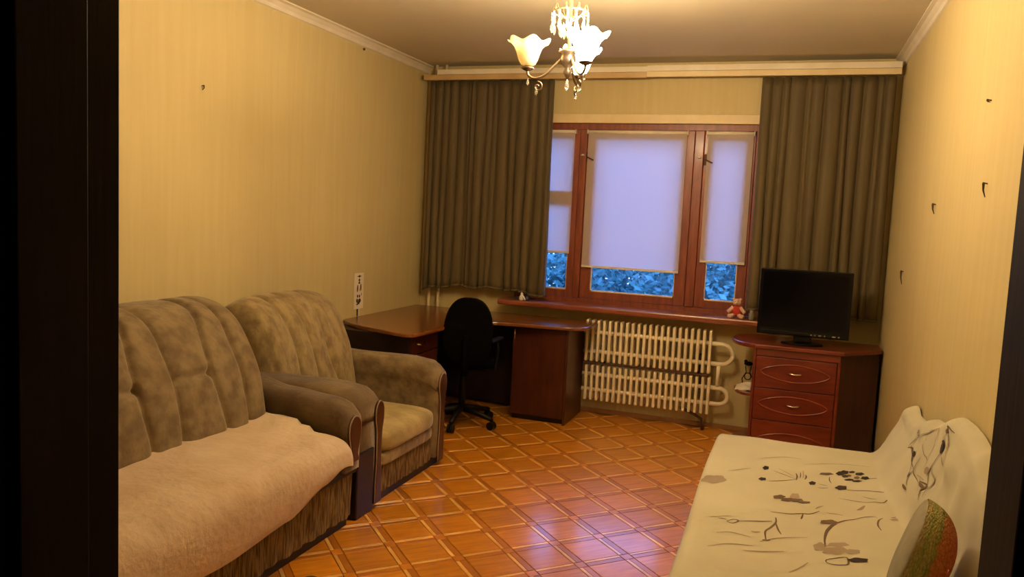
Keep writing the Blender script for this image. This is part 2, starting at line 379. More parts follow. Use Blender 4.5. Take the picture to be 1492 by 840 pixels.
# baseboards
M['base'] = mat('baseboard_brown', (0.36, 0.17, 0.06), (0.28, 0.12, 0.04), 0.4)
struct('baseboard_back', box(B(), XL, XR, D - .018, D, 0, .034, .003), M['base'], 'brown baseboard under the radiator')
struct('baseboard_left', box(B(), XL, XL + .018, YF, D, 0, .034, .003), M['base'], 'brown baseboard behind the sofa')
struct('baseboard_right', box(B(), XR - .018, XR, YF, D, 0, .034, .003), M['base'], 'brown baseboard behind the bed')

# ------------------------------------------------------------------ parquet: framed squares laid diagonally
NX0, NY0, PX, PY = -1.475, 3.35, 0.1735, 0.1750
def inst(name, me, loc, rot, parent):
    o = bpy.data.objects.new(name, me); COL.objects.link(o); o.parent = parent
    o.location = Vector(loc) - ORG[floor.name_full]; o.rotation_euler = (0, 0, rot); return o
def bl_mesh(name, sx, sy, m, top, bev=0.0012):
    t = B(); hx, hy = sx / 2, sy / 2
    lo = [t.verts.new((x, y, -.006)) for x, y in ((-hx, -hy), (hx, -hy), (hx, hy), (-hx, hy))]
    mi = [t.verts.new((x, y, top - bev)) for x, y in ((-hx, -hy), (hx, -hy), (hx, hy), (-hx, hy))]
    hi = [t.verts.new((x, y, top)) for x, y in ((-hx + bev, -hy + bev), (hx - bev, -hy + bev), (hx - bev, hy - bev), (-hx + bev, hy - bev))]
    for a, b in ((lo, mi), (mi, hi)):
        for k in range(4): t.faces.new((a[k], a[(k + 1) % 4], b[(k + 1) % 4], b[k]))
    t.faces.new(hi)
    me = bpy.data.meshes.new(name); t.to_mesh(me); t.free(); me.materials.append(m); return me
side = math.hypot(PX, PY); bw = 0.052
ang = math.atan2(PY, PX)
me_sq = bl_mesh('parquet_square', side - bw - .003, side - bw - .003, M['psq'], 0.0)
me_nd = bl_mesh('parquet_node', bw - .004, bw - .004, M['pnode'], -0.0002)
me_lt = bl_mesh('parquet_pale_strip', side - bw - .004, .017, M['plight'], 0.0006)
me_dk = bl_mesh('parquet_dark_strip', side - bw - .004, bw - .017 - .006, M['pdark'], -0.0004)
far_bm = {k: B() for k in ('psq', 'pnode', 'plight', 'pdark')}
def put(kind, me, x, y, rot, vis, name):
    if not (XL + .02 < x < XR - .02 and YF < y < D - .02): return
    if vis: inst(name, me, (x, y, 0), rot, floor)
    else:
        t = bmesh.new(); t.from_mesh(me); merge(far_bm[kind], t, Matrix.Translation((x, y, 0)) @ Matrix.Rotation(rot, 4, 'Z'))
for i in range(-12, 16):
    for j in range(-18, 18):
        x = NX0 + PX * i; y = NY0 + PY * j
        if not (XL - .2 < x < XR + .2 and YF - .2 < y < D + .2): continue
        vis = (-2.06 < x < -0.20 and 2.25 < y < 6.1) and not (x < -1.45 and y > 5.7)
        if (i + j) % 2 == 0:
            put('pnode', me_nd, x, y, ang, vis, 'parquet_node')
            for sgn in (1, -1):     # the two edges that leave this node towards the far side
                mx_, my_ = x + sgn * PX / 2, y + PY / 2
                a = sgn * ang
                nx, ny = -math.sin(a), math.cos(a)
                o1 = (bw / 2 - .017 / 2 - .002); o2 = -(bw / 2 - (bw - .023) / 2 - .002)
                if sgn == -1: o1, o2 = -o1, -o2
                put('plight', me_lt, mx_ + nx * o1, my_ + ny * o1, a, vis, 'parquet_pale_strip')
                put('pdark', me_dk, mx_ + nx * o2, my_ + ny * o2, a, vis, 'parquet_dark_strip')
        else:
            put('psq', me_sq, x, y, ang, vis, 'parquet_square')
for k, nm in (('psq', 'parquet_square'), ('pnode', 'parquet_node'), ('plight', 'parquet_pale_strip'), ('pdark', 'parquet_dark_strip')):
    obj(nm, far_bm[k], M[k], floor, kind='stuff')

# ------------------------------------------------------------------ window
win = thing('window_1', (-1.15, 6.17, .9), 'red-brown wooden window in three sashes', None, kind='structure')
FY0, FY1 = 6.135, 6.215
bm = B()
box(bm, WX0, -2.05, FY0, FY1, .87, WZ1, .004); box(bm, -.30, WX1, FY0, FY1, .87, WZ1, .004)
box(bm, -2.05, -.30, FY0 + .001, FY1 - .001, 2.236, WZ1 - .001); box(bm, -2.05, -.30, FY0 + .001, FY1 - .001, .866, .905)
obj('frame', bm, M['redwood'], win)
obj('mullion', box(B(), -1.630, -1.575, FY0 - .012, FY1, .905, 2.236, .006), M['redwood'], win)
obj('mullion', box(B(), -.742, -.672, FY0 - .012, FY1, .905, 2.236, .006), M['redwood'], win)
def sash(x0, x1, w, bar=None):
    z0, z1 = .908, 2.234
    bm = B()
    box(bm, x0, x0 + w, FY0 - .004, FY0 + .045, z0, z1, .004); box(bm, x1 - w, x1, FY0 - .004, FY0 + .045, z0, z1, .004)
    box(bm, x0 + w, x1 - w, FY0 - .003, FY0 + .044, z0, z0 + .055); box(bm, x0 + w, x1 - w, FY0 - .003, FY0 + .044, z1 - .07, z1)
    if bar: box(bm, x0 + w, x1 - w, FY0 - .003, FY0 + .044, bar - .055, bar + .055)
    s = obj('sash', bm, M['redwood'], win)
    gz = [(z0 + .05, z1 - .065)] if not bar else [(z0 + .05, bar - .05), (bar + .05, z1 - .065)]
    for a, b in gz:
        obj('glass_pane', box(B(), x0 + w - .005, x1 - w + .005, FY0 + .024, FY0 + .028, a, b), M['glass'], s)
    # pale putty bead round the glass, as the photo's bright inner edge
    bm = B(); a, b = gz[0]
    box(bm, x0 + w, x0 + w + .008, FY0 + .012, FY0 + .024, a, b); box(bm, x1 - w - .008, x1 - w, FY0 + .012, FY0 + .024, a, b); box(bm, x0 + w, x1 - w, FY0 + .012, FY0 + .0239, z0 + .055, z0 + .066)
    obj('glazing_bead', bm, M['pipewhite'], s)
    return s
sash(-2.05, -1.632, .055, 1.70); sash(-1.573, -.744, .083); sash(-.670, -.302, .068)
# outer second frame, seen as darker depth behind the panes
bm = B()
for x0, x1 in ((-2.05, -1.63), (-1.575, -.742), (-.672, -.30)):
    box(bm, x0, x0 + .045, 6.29, 6.33, .88, 2.26); box(bm, x1 - .045, x1, 6.29, 6.33, .88, 2.26); box(bm, x0 + .045, x1 - .045, 6.291, 6.329, .88, .92); box(bm, x0 + .045, x1 - .045, 6.291, 6.329, 2.2, 2.26)
obj('outer_frame', bm, M['redwood'], win, label='weathered outer frame behind the panes')
for x in (-1.562, -.655):     # latches
    bm = B(); box(bm, x - .012, x + .012, FY0 - .018, FY0 - .004, 1.98, 2.06, .003); tube(bm, [(x, FY0 - .018, 2.02), (x, FY0 - .035, 2.02), (x + .03, FY0 - .042, 2.005), (x + .055, FY0 - .045, 1.995)], .005, 6)
    obj('window_latch', bm, M['rust'], win, smooth=False)
for x in (-1.60, -.70):
    obj('latch_button', lathe(B(), [(.012, 0), (.014, .004), (.008, .012)], (x, FY0 - .02, 2.03), 10), M['white'], win)
struct('trim_3', box(B(), WX0 - .03, WX1 + .03, D - .022, D - .001, WZ1 - .004, 2.352, .005), M['cream'], 'cream board above the window')
struct('trim_4', box(B(), -2.185, -.08, 5.90, 6.16, .825, .868, .012), M['sill'], 'red-brown wooden windowsill')

def blind(x0, x1, zb, label):
    t = thing('roller_blind', ((x0 + x1) / 2, 6.11, zb), label, 'blind', 'white roller blinds on the window sashes')
    Y = 6.110
    bm = B(); grid(bm, lambda u, v: Vector((lerp(x0 + .004, x1 - .004, u), Y + .0015 * math.sin(v * 9 + u * 5), lerp(zb, 2.205, v))), 12, 24)
    o = obj('fabric', bm, M['blind'], t, smooth=True)
    obj('hem_bar', box(B(), x0 + .004, x1 - .004, Y - .004, Y + .004, zb - .010, zb + .008, .002), M['trimwhite'], t)
    bm = tube(B(), [(x0, Y + .002, 2.215), (x1, Y + .002, 2.215)], .013, 12); obj('roller', bm, M['trimwhite'], t, smooth=True)
    for xb in (x0 - .005, x1 - .002):
        obj('bracket', box(B(), xb, xb + .007, Y - .014, Y + .024, 2.198, 2.232, .002), M['trimwhite'], t)
    return t
blind(-2.03, -1.665, 1.265, 'narrow white roller blind on the left sash, half behind the curtain')
blind(-1.565, -.795, 1.165, 'wide white roller blind covering the large middle sash')
blind(-.650, -.315, 1.262, 'narrow white roller blind on the right sash, above the teddy bear')

# ------------------------------------------------------------------ curtains and pelmet
def curtain(x0, x1, zt, hem, nf, amp, label, yb=6.034, seed=1, gather=0.0):
    rnd = random.Random(seed)
    ph = [0]
    for k in range(nf * 2): ph.append(ph[-1] + rnd.uniform(.45, 1.6))
    ph = [p / ph[-1] for p in ph]
    am = [rnd.uniform(.5, 1.15) for _ in ph]
    NU, NV = nf * 14 + 1, 26
    def fn(u, v):
        # v 0 at hem, 1 at top
        k = 0
        while k < len(ph) - 2 and ph[k + 1] < u: k += 1
        t = (u - ph[k]) / (ph[k + 1] - ph[k])
        rid = abs(math.sin(PI * t)) ** .62
        a = amp * am[k] * lerp(1.0, .55, v)
        x = lerp(x0, x1, u) + .012 * math.sin(v * 3 + u * 20) * (1 - v) - .015 * math.cos(PI * t) * rid * min(1, am[k]) * lerp(1.0, .6, v)
        y = yb - rid * a * (1 + .15 * math.sin(v * 4 + k))
        z = lerp(hem(u) + .008 * math.sin(u * nf * 3.1), zt, v)
        return Vector((x, y, z))
    t = thing('curtain', ((x0 + x1) / 2, yb, zt - 1.7), label, 'curtain', 'olive-brown curtains beside the window')
    bm = B(); grid(bm, fn, NU, NV)
    o = obj('drape', bm, M['curtain'], t, smooth=True); solidify(o, .002, 0)
    bm = B(); grid(bm, lambda u, v: fn(u, lerp(0, .012, v)) + Vector((0, -.004, 0)), NU, 2)
    o = obj('hem', bm, M['curtain'], t, smooth=True); solidify(o, .002, 0)
    return t
curtain(-2.895, -1.835, 2.60, lambda u: interp([(0, .875), (.05, .90), (.3, .925), (.7, .93), (1, .905)], u), 8, .070, 'long pleated olive-brown curtain hanging on the left of the window', seed=3)
curtain(-.285, .590, 2.60, lambda u: .925, 6, .072, 'long pleated olive-brown curtain hanging on the right of the window behind the television', seed=9)
pel = thing('curtain_cornice', (-1.15, 5.95, 2.59), 'long pale curtain cornice under the ceiling across the whole window wall', 'curtain rail')
bm = B(); box(bm, XL + .055, -1.10, 5.925, 5.945, 2.593, 2.634, .003); obj('fascia', bm, M['pelmet'], pel)
bm = B(); box(bm, -1.10, XR - .03, 5.920, 5.940, 2.597, 2.638, .003); obj('fascia', bm, M['cream'], pel)
bm = B(); box(bm, XL + .17, -1.10, 5.935, 6.03, 2.636, 2.652, .002); box(bm, XL + .17, -1.10, 5.930, 5.939, 2.636, 2.676, .002); obj('rail', bm, M['trimwhite'], pel)
bm = B(); box(bm, -1.10, XR - .03, 5.930, 6.03, 2.640, 2.656, .002); box(bm, -1.10, XR - .03, 5.925, 5.934, 2.640, 2.682, .002); obj('rail', bm, M['trimwhite'], pel)
for x in (-2.7, -1.10, .55):
    obj('wall_bracket', box(B(), x - .012, x + .012, 5.94, D, 2.655, 2.675, .002), M['trimwhite'], pel)

# riser pipes in the left corner
for x, r, lb in ((-2.862, .013, 'thin white heating riser pipe nearest the left corner'), (-2.775, .013, 'thin white heating riser pipe second from the left corner')):
    bm = tube(B(), [(x, 6.06, 0.0), (x, 6.06, 1.2), (x, 6.06, H)], r, 12)
    obj('riser_pipe', bm, M['pipewhite'], None, lb, 'pipe', 'heating riser pipes in the left corner', smooth=True)

# ------------------------------------------------------------------ radiator
rad = thing('radiator', (-.98, 5.97, .1), 'cream two-tier finned heating radiator under the windowsill', 'radiator')
me_fin = None
RY0, RY1 = 5.945, 6.03
for tier, (z0, z1, p0, p1) in enumerate(((.135, .408, .215, .335), (.440, .762, .515, .665))):
    k = 0
    x = -1.445 if tier == 0 else -1.455
    while x < -.50:
        bm = box(B(), x, x + .021, RY0, RY1, z0, z1, .004, 1)
        obj('fin', bm, M['radiator'], rad); x += .0445
    for z in (p0, p1):
        obj('header_pipe', tube(B(), [(-1.47, 5.975, z), (-1.0, 5.975, z), (-.505, 5.975, z)], .0165, 12), M['radiator'], rad, smooth=True)
    zc = (p0 + p1) / 2; R = (p1 - p0) / 2
    pts = [(-.510, 5.975, p0), (-.43, 5.975, p0)] + [(-.43 + R * 1.15 * math.cos(a), 5.975, zc + R * math.sin(a)) for a in [(-PI / 2) + PI * i / 12 for i in range(1, 12)]] + [(-.43, 5.975, p1), (-.510, 5.975, p1)]
    obj('return_bend', tube(B(), pts, .0165, 12), M['radiator'], rad, smooth=True)
obj('link_pipe', tube(B(), [(-.44, 5.975, .335), (-.44, 5.975, .42), (-.44, 5.975, .515)], .014, 10), M['radiator'], rad, smooth=True)
for x in (-1.35, -.60): obj('wall_bracket', box(B(), x, x + .03, 6.03, D - .001, .30, .56, .002), M['rust'], rad)
obj('feed_pipe', tube(B(), [(-.70, 6.0, .15), (-.60, 6.0, .115), (-.54, 6.0, .085), (-.53, 6.0, .0)], .011, 8), M['rust'], rad, smooth=True, label='dark rusty feed pipe')
obj('gap_shade_rod', tube(B(), [(-1.46, 5.96, .424), (-.52, 5.96, .424)], .008, 6), M['rust'], rad, label='dark rod standing in for the shaded gap between the two tiers')  # no real rod: dark colour draws the shaded gap between the tiers

# ------------------------------------------------------------------ corner desk
dk = thing('corner_desk', (-2.3, 5.5, 0), 'L-shaped brown laminate corner desk under the left curtain', 'desk')
def rnd_poly(pts, n=6):
    out = []
    N = len(pts)
    for i in range(N):
        x, y, r = pts[i]
        if r <= 0: out.append((x, y)); continue
        p = Vector((x, y)); a = Vector(pts[i - 1][:2]); b = Vector(pts[(i + 1) % N][:2])
        da = (a - p); db = (b - p); la, lb = da.length, db.length
        rr = min(r, la * .49, lb * .49); A = p + da / la * rr; C = p + db / lb * rr
        for k in range(n + 1):
            t = k / n; q = A * (1 - t) ** 2 + p * 2 * t * (1 - t) + C * t * t; out.append((q.x, q.y))
    return out
top = rnd_poly([(XL + .002, 6.04, 0), (XL + .002, 4.86, .05), (-2.80, 4.72, .1), (-2.25, 4.515, .14), (-2.215, 5.44, .30), (-1.365, 5.55, .14), (-1.352, 5.938, .03), (-1.475, 5.938, 0), (-1.475, 6.04, 0)])
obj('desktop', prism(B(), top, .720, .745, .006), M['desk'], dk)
# left drawer unit: fronts face the chair
cb = obj('drawer_unit', box(B(), -2.93, -2.322, 4.64, 5.06, .05, .719, .003), M['plinth'], dk)  # near-black colour stands in for the unlit end face
obj('plinth', box(B(), -2.92, -2.34, 4.66, 5.05, 0, .05), M['plinth'], dk)
for z0, z1 in ((.585, .712), (.42, .58), (.24, .415), (.06, .235)):
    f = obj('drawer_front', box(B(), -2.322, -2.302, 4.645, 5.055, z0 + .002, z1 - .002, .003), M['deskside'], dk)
    z = (z0 + z1) / 2 + .01
    obj('handle', tube(B(), [(-2.302, 4.71, z), (-2.288, 4.715, z - .004), (-2.282, 4.75, z - .008), (-2.282, 4.79, z - .008), (-2.288, 4.825, z - .004), (-2.302, 4.83, z)], .0055, 8), M['chrome'], f, smooth=True)
# right cupboard
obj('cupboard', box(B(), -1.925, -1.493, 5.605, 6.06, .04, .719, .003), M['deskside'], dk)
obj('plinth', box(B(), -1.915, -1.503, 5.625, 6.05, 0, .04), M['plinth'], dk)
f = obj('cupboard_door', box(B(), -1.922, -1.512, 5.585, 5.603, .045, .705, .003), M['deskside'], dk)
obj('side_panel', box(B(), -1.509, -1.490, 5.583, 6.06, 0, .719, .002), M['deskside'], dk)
obj('handle', tube(B(), [(-1.905, 5.585, .69), (-1.905, 5.567, .685), (-1.905, 5.567, .62), (-1.905, 5.585, .615)], .005, 8), M['chrome'], f, smooth=True)
obj('added_shade_panel', box(B(), -2.90, -1.93, 5.93, 5.95, .02, .719, .002), M['plinth'], dk)  # dark sheet added to keep the shade under the desk black
obj('added_shade_panel', box(B(), -2.90, -2.88, 5.07, 5.93, .02, .719, .002), M['plinth'], dk)  # second added dark sheet, under the left wing

# ------------------------------------------------------------------ office chair
ch = thing('office_chair', (-2.185, 5.26, 0), 'black swivel office chair with rounded backrest pushed into the corner desk', 'chair')
cx, cy = -2.185, 5.26
for k in range(5):
    a = math.radians(-83 + 72 * k)
    ex, ey = cx + .262 * math.cos(a), cy + .262 * math.sin(a)
    bm = tube(B(), [(cx, cy, .125), (lerp(cx, ex, .5), lerp(cy, ey, .5), .105), (ex, ey, .075)], [.028, .022, .016], 8)
    lg = obj('leg', bm, M['black'], ch, smooth=True)
    bm = B()
    for s in (-1, 1):
        t = bmesh.new(); bmesh.ops.create_cone(t, cap_ends=True, segments=16, radius1=.03, radius2=.03, depth=.018)
        merge(bm, t, Matrix.Translation((ex - s * .014 * math.sin(a), ey + s * .014 * math.cos(a), .031)) @ Matrix.Rotation(a, 4, 'Z') @ Matrix.Rotation(PI / 2, 4, 'X'))
    box(bm, ex - .008, ex + .008, ey - .008, ey + .008, .03, .08)
    obj('caster', bm, M['black'], lg)
obj('gas_column', tube(B(), [(cx, cy, .11), (cx, cy, .25), (cx, cy, .42)], [.028, .024, .018], 14), M['black'], ch, smooth=True)
bm = box(B(), cx - .08, cx + .08, cy - .12, cy + .10, .405, .435, .01); tube(bm, [(cx + .05, cy - .02, .42), (cx + .2, cy - .04, .42)], .005, 6)
obj('tilt_mechanism', bm, M['black'], ch)
def seat_fn(u, v):
    a = 2 * PI * u; r = math.sin(min(v, 1) * PI) ** .5 if 0 < v < 1 else 0
    ca, sa = math.cos(a), math.sin(a)
    sx = math.copysign(abs(ca) ** .7, ca); sy = math.copysign(abs(sa) ** .7, sa)
    return Vector((cx + .225 * r * sx, cy + .01 + .215 * r * sy, .47 - .038 * math.cos(PI * v) - .012 * r * (sy > 0.5) * (v > .5)))
bm = B(); grid(bm, seat_fn, 32, 13, True); bmesh.ops.remove_doubles(bm, verts=bm.verts, dist=1e-5)
obj('seat', bm, M['blackcloth'], ch, smooth=True)
bcx, bcy, bcz = -2.058, 5.035, .735
def back_fn(u, v):
    a = 2 * PI * u; r = math.sin(v * PI) ** .55 if 0 < v < 1 else 0
    ca, sa = math.cos(a), math.sin(a)
    hw = .185 if sa < 0 else .185 * (1 - .10 * sa)
    X = hw * r * math.copysign(abs(ca) ** .72, ca); Z = (.225 if sa > 0 else .265) * r * math.copysign(abs(sa) ** .8, sa)
    Y = -.028 * math.cos(PI * v) * -1 - .35 * X * X * 4 * .5 + .02 * math.sin(Z * 8) - .06 * Z
    return Vector((bcx + X, bcy + Y, bcz + Z))
bm = B(); grid(bm, back_fn, 40, 13, True); bmesh.ops.remove_doubles(bm, verts=bm.verts, dist=1e-5)
obj('backrest', bm, M['blackcloth'], ch, smooth=True)
obj('back_support', tube(B(), [(cx + .03, cy - .06, .42), (cx + .10, cy - .2, .42), (bcx - .01, bcy - .045, .50), (bcx, bcy - .048, .70)], [.02, .022, .022, .018], 8), M['blackcloth'], ch, smooth=True)
for s in (-1, 1):
    x = cx + s * .235
    bm = tube(B(), [(cx + s * .12, cy + .03, .42), (x, cy + .03, .43), (x + s * .01, cy + .05, .55), (x, cy + .04, .635)], .014, 8)
    box(bm, x - .025, x + .025, cy - .10, cy + .13, .632, .655, .01)
    obj('armrest', bm, M['black'], ch)

# ------------------------------------------------------------------ dresser with open shelf end
ds = thing('chest_of_drawers', (.1, 5.7, 0), 'mahogany-red chest of drawers carrying the television in the right corner', 'dresser')
FYd = 5.485
foot = [(-.165, FYd + .02), (.357, FYd + .02), (.612, 5.76), (.612, 5.98), (-.165, 5.98)]
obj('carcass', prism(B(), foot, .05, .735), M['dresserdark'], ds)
obj('plinth', prism(B(), [(-.15, FYd + .05), (.345, FYd + .05), (.59, 5.77), (.59, 5.96), (-.15, 5.96)], 0, .05), M['plinth'], ds)
ell = [(-.175 - .165 * math.sin(PI * k / 14) ** .8, 5.735 - .255 * math.cos(PI * k / 14)) for k in range(1, 14)]
tp = [(.375, FYd - .022)] + [(-.175, FYd - .022)] + ell + [(-.175, 5.985), (.622, 5.985), (.622, 5.735)]
obj('top', prism(B(), tp[::-1], .737, .765, .006), M['dresser'], ds)
obj('front_rail', box(B(), -.165, .357, FYd - .004, FYd + .018, .690, .736, .002), M['dresser'], ds)
obj('corner_post', box(B(), .340, .360, FYd - .004, FYd + .02, .05, .689, .003), M['dresser'], ds)
obj('side_post', box(B(), -.184, -.166, FYd - .004, 5.98, .0, .736, .002), M['dresser'], ds)
for z0, z1 in ((.478, .686), (.262, .474), (.052, .258)):
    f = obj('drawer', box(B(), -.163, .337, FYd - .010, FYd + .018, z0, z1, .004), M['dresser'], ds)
    xc, zc = .087, (z0 + z1) / 2 + (.006 if z0 > .1 else -.030)
    pts = []
    for k in range(48):
        a = 2 * PI * k / 48
        pts.append((xc + .215 * math.copysign(abs(math.cos(a)) ** 1.15, math.cos(a)), FYd - .011, zc + .058 * math.copysign(abs(math.sin(a)) ** 1.25, math.sin(a))))
    obj('oval_moulding', tube(B(), pts, .0055, 8, True), M['moulding'], f, smooth=True)
    obj('handle', tube(B(), [(xc - .045, FYd - .010, zc + .004), (xc - .030, FYd - .024, zc), (xc, FYd - .028, zc - .003), (xc + .030, FYd - .024, zc), (xc + .045, FYd - .010, zc + .004)], [.003, .005, .006, .005, .003], 8), M['chrome'], f, smooth=True)
for z in (.395, .03):
    el2 = [(-.184 - .125 * math.sin(PI * k / 12) ** .8, 5.78 - .195 * math.cos(PI * k / 12)) for k in range(0, 13)]
    obj('end_shelf', prism(B(), el2[::-1], z - .009, z + .009, .003), M['dresser'], ds)

# white cloth and wire stand on the end shelf
bm = B()
grid(bm, lambda u, v: Vector((-.298 + .105 * u, 5.66 + .17 * v, .4055 + .042 * math.sin(PI * min(1, u * 1.0) * .5) * math.sin(PI * v) ** .5 + .008 * math.sin(u * 9 + v * 14))), 12, 14)
o = obj('folded_napkin', bm, M['paper'], None, 'crumpled white cloth on the open end shelf of the red dresser', 'cloth', smooth=True); solidify(o, .006, 1)
ws = thing('wire_stand', (-.225, 5.86, .404), 'small dark wire figure stand behind the white cloth on the dresser end shelf', 'ornament')
bm = B()
for s in (-1, 1):
    tube(bm, [(-.225 + s * .03, 5.86, .406), (-.225 + s * .038, 5.86, .45), (-.225 + s * .012, 5.86, .50), (-.225 + s * .02, 5.86, .545)], .004, 6)
tube(bm, [(-.225 + .022 * math.cos(a), 5.86, .47 + .025 * math.sin(a)) for a in [2 * PI * k / 14 for k in range(14)]], .004, 6, True)
obj('wire', bm, M['black'], ws)
bm = B(); ball(bm, (-.225, 5.86, .562), (.032, .02, .016)); ball(bm, (-.245, 5.86, .578), (.012, .012, .012))
obj('cap', bm, M['black'], ws, smooth=True)

# ------------------------------------------------------------------ television
tv = thing('television', (.12, 5.66, .765), 'black flat-screen television on the red chest of drawers', 'television')
Y0 = 5.615
bm = box(B(), -.180, .402, Y0, Y0 + .035, .822, 1.268, .006); box(bm, -.05, .27, Y0 + .03, Y0 + .075, .90, 1.2, .02)
obj('housing', bm, M['bezel'], tv)
obj('screen', box(B(), -.160, .382, Y0 - .002, Y0 + .004, .872, 1.250, .001), M['screen'], tv)
obj('speaker_strip', box(B(), -.160, .382, Y0 - .004, Y0 + .003, .828, .852, .002), M['bezel'], tv)
obj('neck', box(B(), .06, .17, Y0 + .015, Y0 + .05, .775, .835, .008), M['bezel'], tv)
bm = B(); lathe(bm, [(.13, 0), (.13, .006), (.12, .012), (.03, .016)], (0, 0, 0), 32)
for v in bm.verts: v.co = Vector((.115 + v.co.x * 1.05, Y0 + .035 + v.co.y * .68, .765 + v.co.z))
obj('base', bm, M['bezel'], tv, smooth=False)
for x, w in ((.165, .006), (.190, .006), (.215, .016), (.250, .006), (.30, .020), (.335, .010)): obj('button', box(B(), x, x + w, Y0 - .0062, Y0 - .0035, .835, .843), M['chrome'], tv, label='small silver button')

# ------------------------------------------------------------------ sofa and armchair
def channel_bulge(y, v, seams, depth, half=.035):
    """seams: list of (top,mid,bottom) y positions; v 0 bottom..1 top; rounds the cloth between neighbours"""
    ys = [interp([(0, s[2]), (.36, s[1]), (1, s[0])], v) for s in seams]
    for a, b in zip(ys, ys[1:]):
        if a <= y <= b:
            t = (y - a) / (b - a) * 2 - 1
            return depth * (1 - abs(t) ** 6) ** .9
    return 0.0
def back_cushion(name, y0, y1, prof, seams, tufts, depth, m, parent, NU=90, NV=44, topround=.0, tuftz=.52):
    """closed upholstered back: prof = (x,z) from the seat crease up the front, over the top, down behind"""
    nf = len(prof)
    def fn(u, v):
        y = lerp(y0, y1, u)
        p = polyat([(a, b) for a, b in prof], v)
        q = polyat([(a, b) for a, b in prof], min(v + .02, 1)); r_ = polyat([(a, b) for a, b in prof], max(v - .02, 0))
        d = (q - r_).normalized(); nrm = Vector((d.y, -d.x))
        vf = min(v / .62, 1.0)
        bul = channel_bulge(y, vf, seams, depth)
        if v > .62: bul *= max(0, 1 - (v - .62) / .25)
        if v < .06: bul *= v / .06
        for (ta, tb) in tufts:
            if ta - .01 <= y <= tb + .01:
                bul -= depth * .85 * math.exp(-((vf - tuftz) / .020) ** 2)
        e = min(u, 1 - u); rr = .045 / (y1 - y0)
        rd = 0 if e > rr else (1 - math.sqrt(max(0, 1 - (1 - e / rr) ** 2)))
        x, z = p.x + nrm.x * bul - .05 * rd, p.y + nrm.y * bul - rd * .045
        if topround: z -= topround * (2 * u - 1) ** 4 * min(1, vf)
        w = .006 * noise.noise(Vector((y * 7, z * 7, 3.1)))
        return Vector((x + w, y, z))
    bm = B(); P = grid(bm, fn, NU, NV)
    for row in (P[0], P[-1]):
        c = bm.verts.new(sum((v.co for v in row), Vector()) / len(row))
        for a, b in zip(row, row[1:]): bm.faces.new((a, b, c))
        bm.faces.new((row[-1], row[0], c))
    a = [r[0] for r in P]; b = [r[-1] for r in P]
    for i in range(len(P) - 1): bm.faces.new((a[i], a[i + 1], b[i + 1], b[i]))
    return obj(name, bm, m, parent, smooth=True)

def arm(y0, y1, xb, xf, prof, mfab, parent, zlow=.06):
    """armrest: rolled soft top over a box; prof = list of (x, ztop)"""
    yc, hw = (y0 + y1) / 2, (y1 - y0) / 2
    NU = 26
    def fn(u, v):
        x = lerp(xb, xf, u); zt = interp(prof, x)
        # cross-section: a rounded roll above a slightly narrower body
        a = v
        sec = [(-hw * .80, zlow), (-hw * .82, zt - .20), (-hw * .98, zt - .11), (-hw * .98, zt - .05), (-hw * .70, zt - .008), (0, zt), (hw * .70, zt - .008), (hw * .98, zt - .05), (hw * .98, zt - .11), (hw * .82, zt - .20), (hw * .80, zlow)]
        p = polyat(sec, a)
        k = 0
        if u > .9: k = (u - .9) / .1
        s = 1 - .10 * k * k
        return Vector((x + (0 if u < .9 else -.0), yc + p.x * s, min(p.y, zt) - .02 * k * k * (1 if p.y > zt - .12 else 0)))
    bm = B(); P = grid(bm, fn, NU, 41)
    for row in (P[0], P[-1]): bm.faces.new(row)
    return obj('armrest', bm, mfab, parent, smooth=True)

def arm_front(y0, y1, x, zt, parent, low=.03):
    """lacquered front board with waisted outline, framed by a fabric edge"""
    yc, hw = (y0 + y1) / 2, (y1 - y0) / 2
    def outline(k):
        m_ = low + (zt - .2 - low) * .62; L = [(-.42, low), (-.40, low + (m_ - low) * .45), (-.30, m_), (-.34, zt - .20), (-.55, zt - .13), (-.50, zt - .065), (0, zt - .035), (.50, zt - .065), (.55, zt - .13), (.34, zt - .20), (.30, m_), (.40, low + (m_ - low) * .45), (.42, low)]
        pts = [polyat(L, i / 40) for i in range(41)]
        return [(yc + p.x * hw * k, p.y) for p in pts]
    bm = prism_axis(B(), outline(1.0), x - .002, x + .018, 'X', .004)
    o = obj('arm_front_board', bm, M['armwood'], parent)
    pts = [(x + .012, a, b) for a, b in outline(1.06)]
    obj('piping', tube(B(), pts, .004, 6), M['piping'], parent, smooth=True)
    return o

# --- sofa
sf = thing('sofa', (-2.4, 2.3, 0), 'brown velour sofa with channelled back under a pink-beige plush blanket', 'sofa')
SY0, SY1 = 1.22, 3.13
prof = [(-2.31, .44), (-2.325, .60), (-2.36, .76), (-2.42, .88), (-2.49, .975), (-2.58, 1.03), (-2.70, 1.05), (-2.84, 1.03), (-2.92, .94), (-2.93, .5), (-2.93, .12)]
seams = []
base = [('n', 3.13, 3.13, 3.13), ('c', 3.02, 2.985, 3.00), ('b', 2.93, 2.80, 2.87), ('a', 2.60, 2.575, 2.575), ('d', 2.50, 2.385, 2.42)]
tab = [(b[1], b[2], b[3]) for b in base]
tab += [(2.17, 2.155, 2.15), (2.07, 1.965, 2.00), (1.76, 1.74, 1.74), (1.66, 1.56, 1.60), (1.36, 1.35, 1.35), (1.22, 1.22, 1.22)]
tab = sorted(tab)
back_cushion('backrest', SY0, SY1, prof, tab, [(2.575, 2.80), (2.155, 2.385), (1.74, 1.965)], .030, M['velour'], sf, 260, 120, tuftz=.36)
bm = box(B(), -2.90, -1.93, SY0 - .165, SY1 + .165, .05, .298, .01)
obj('base_frame', bm, M['stripe'], sf)
obj('plinth', box(B(), -2.88, -1.945, SY0 - .1, SY1 + .15, 0, .05), M['plinth'], sf)
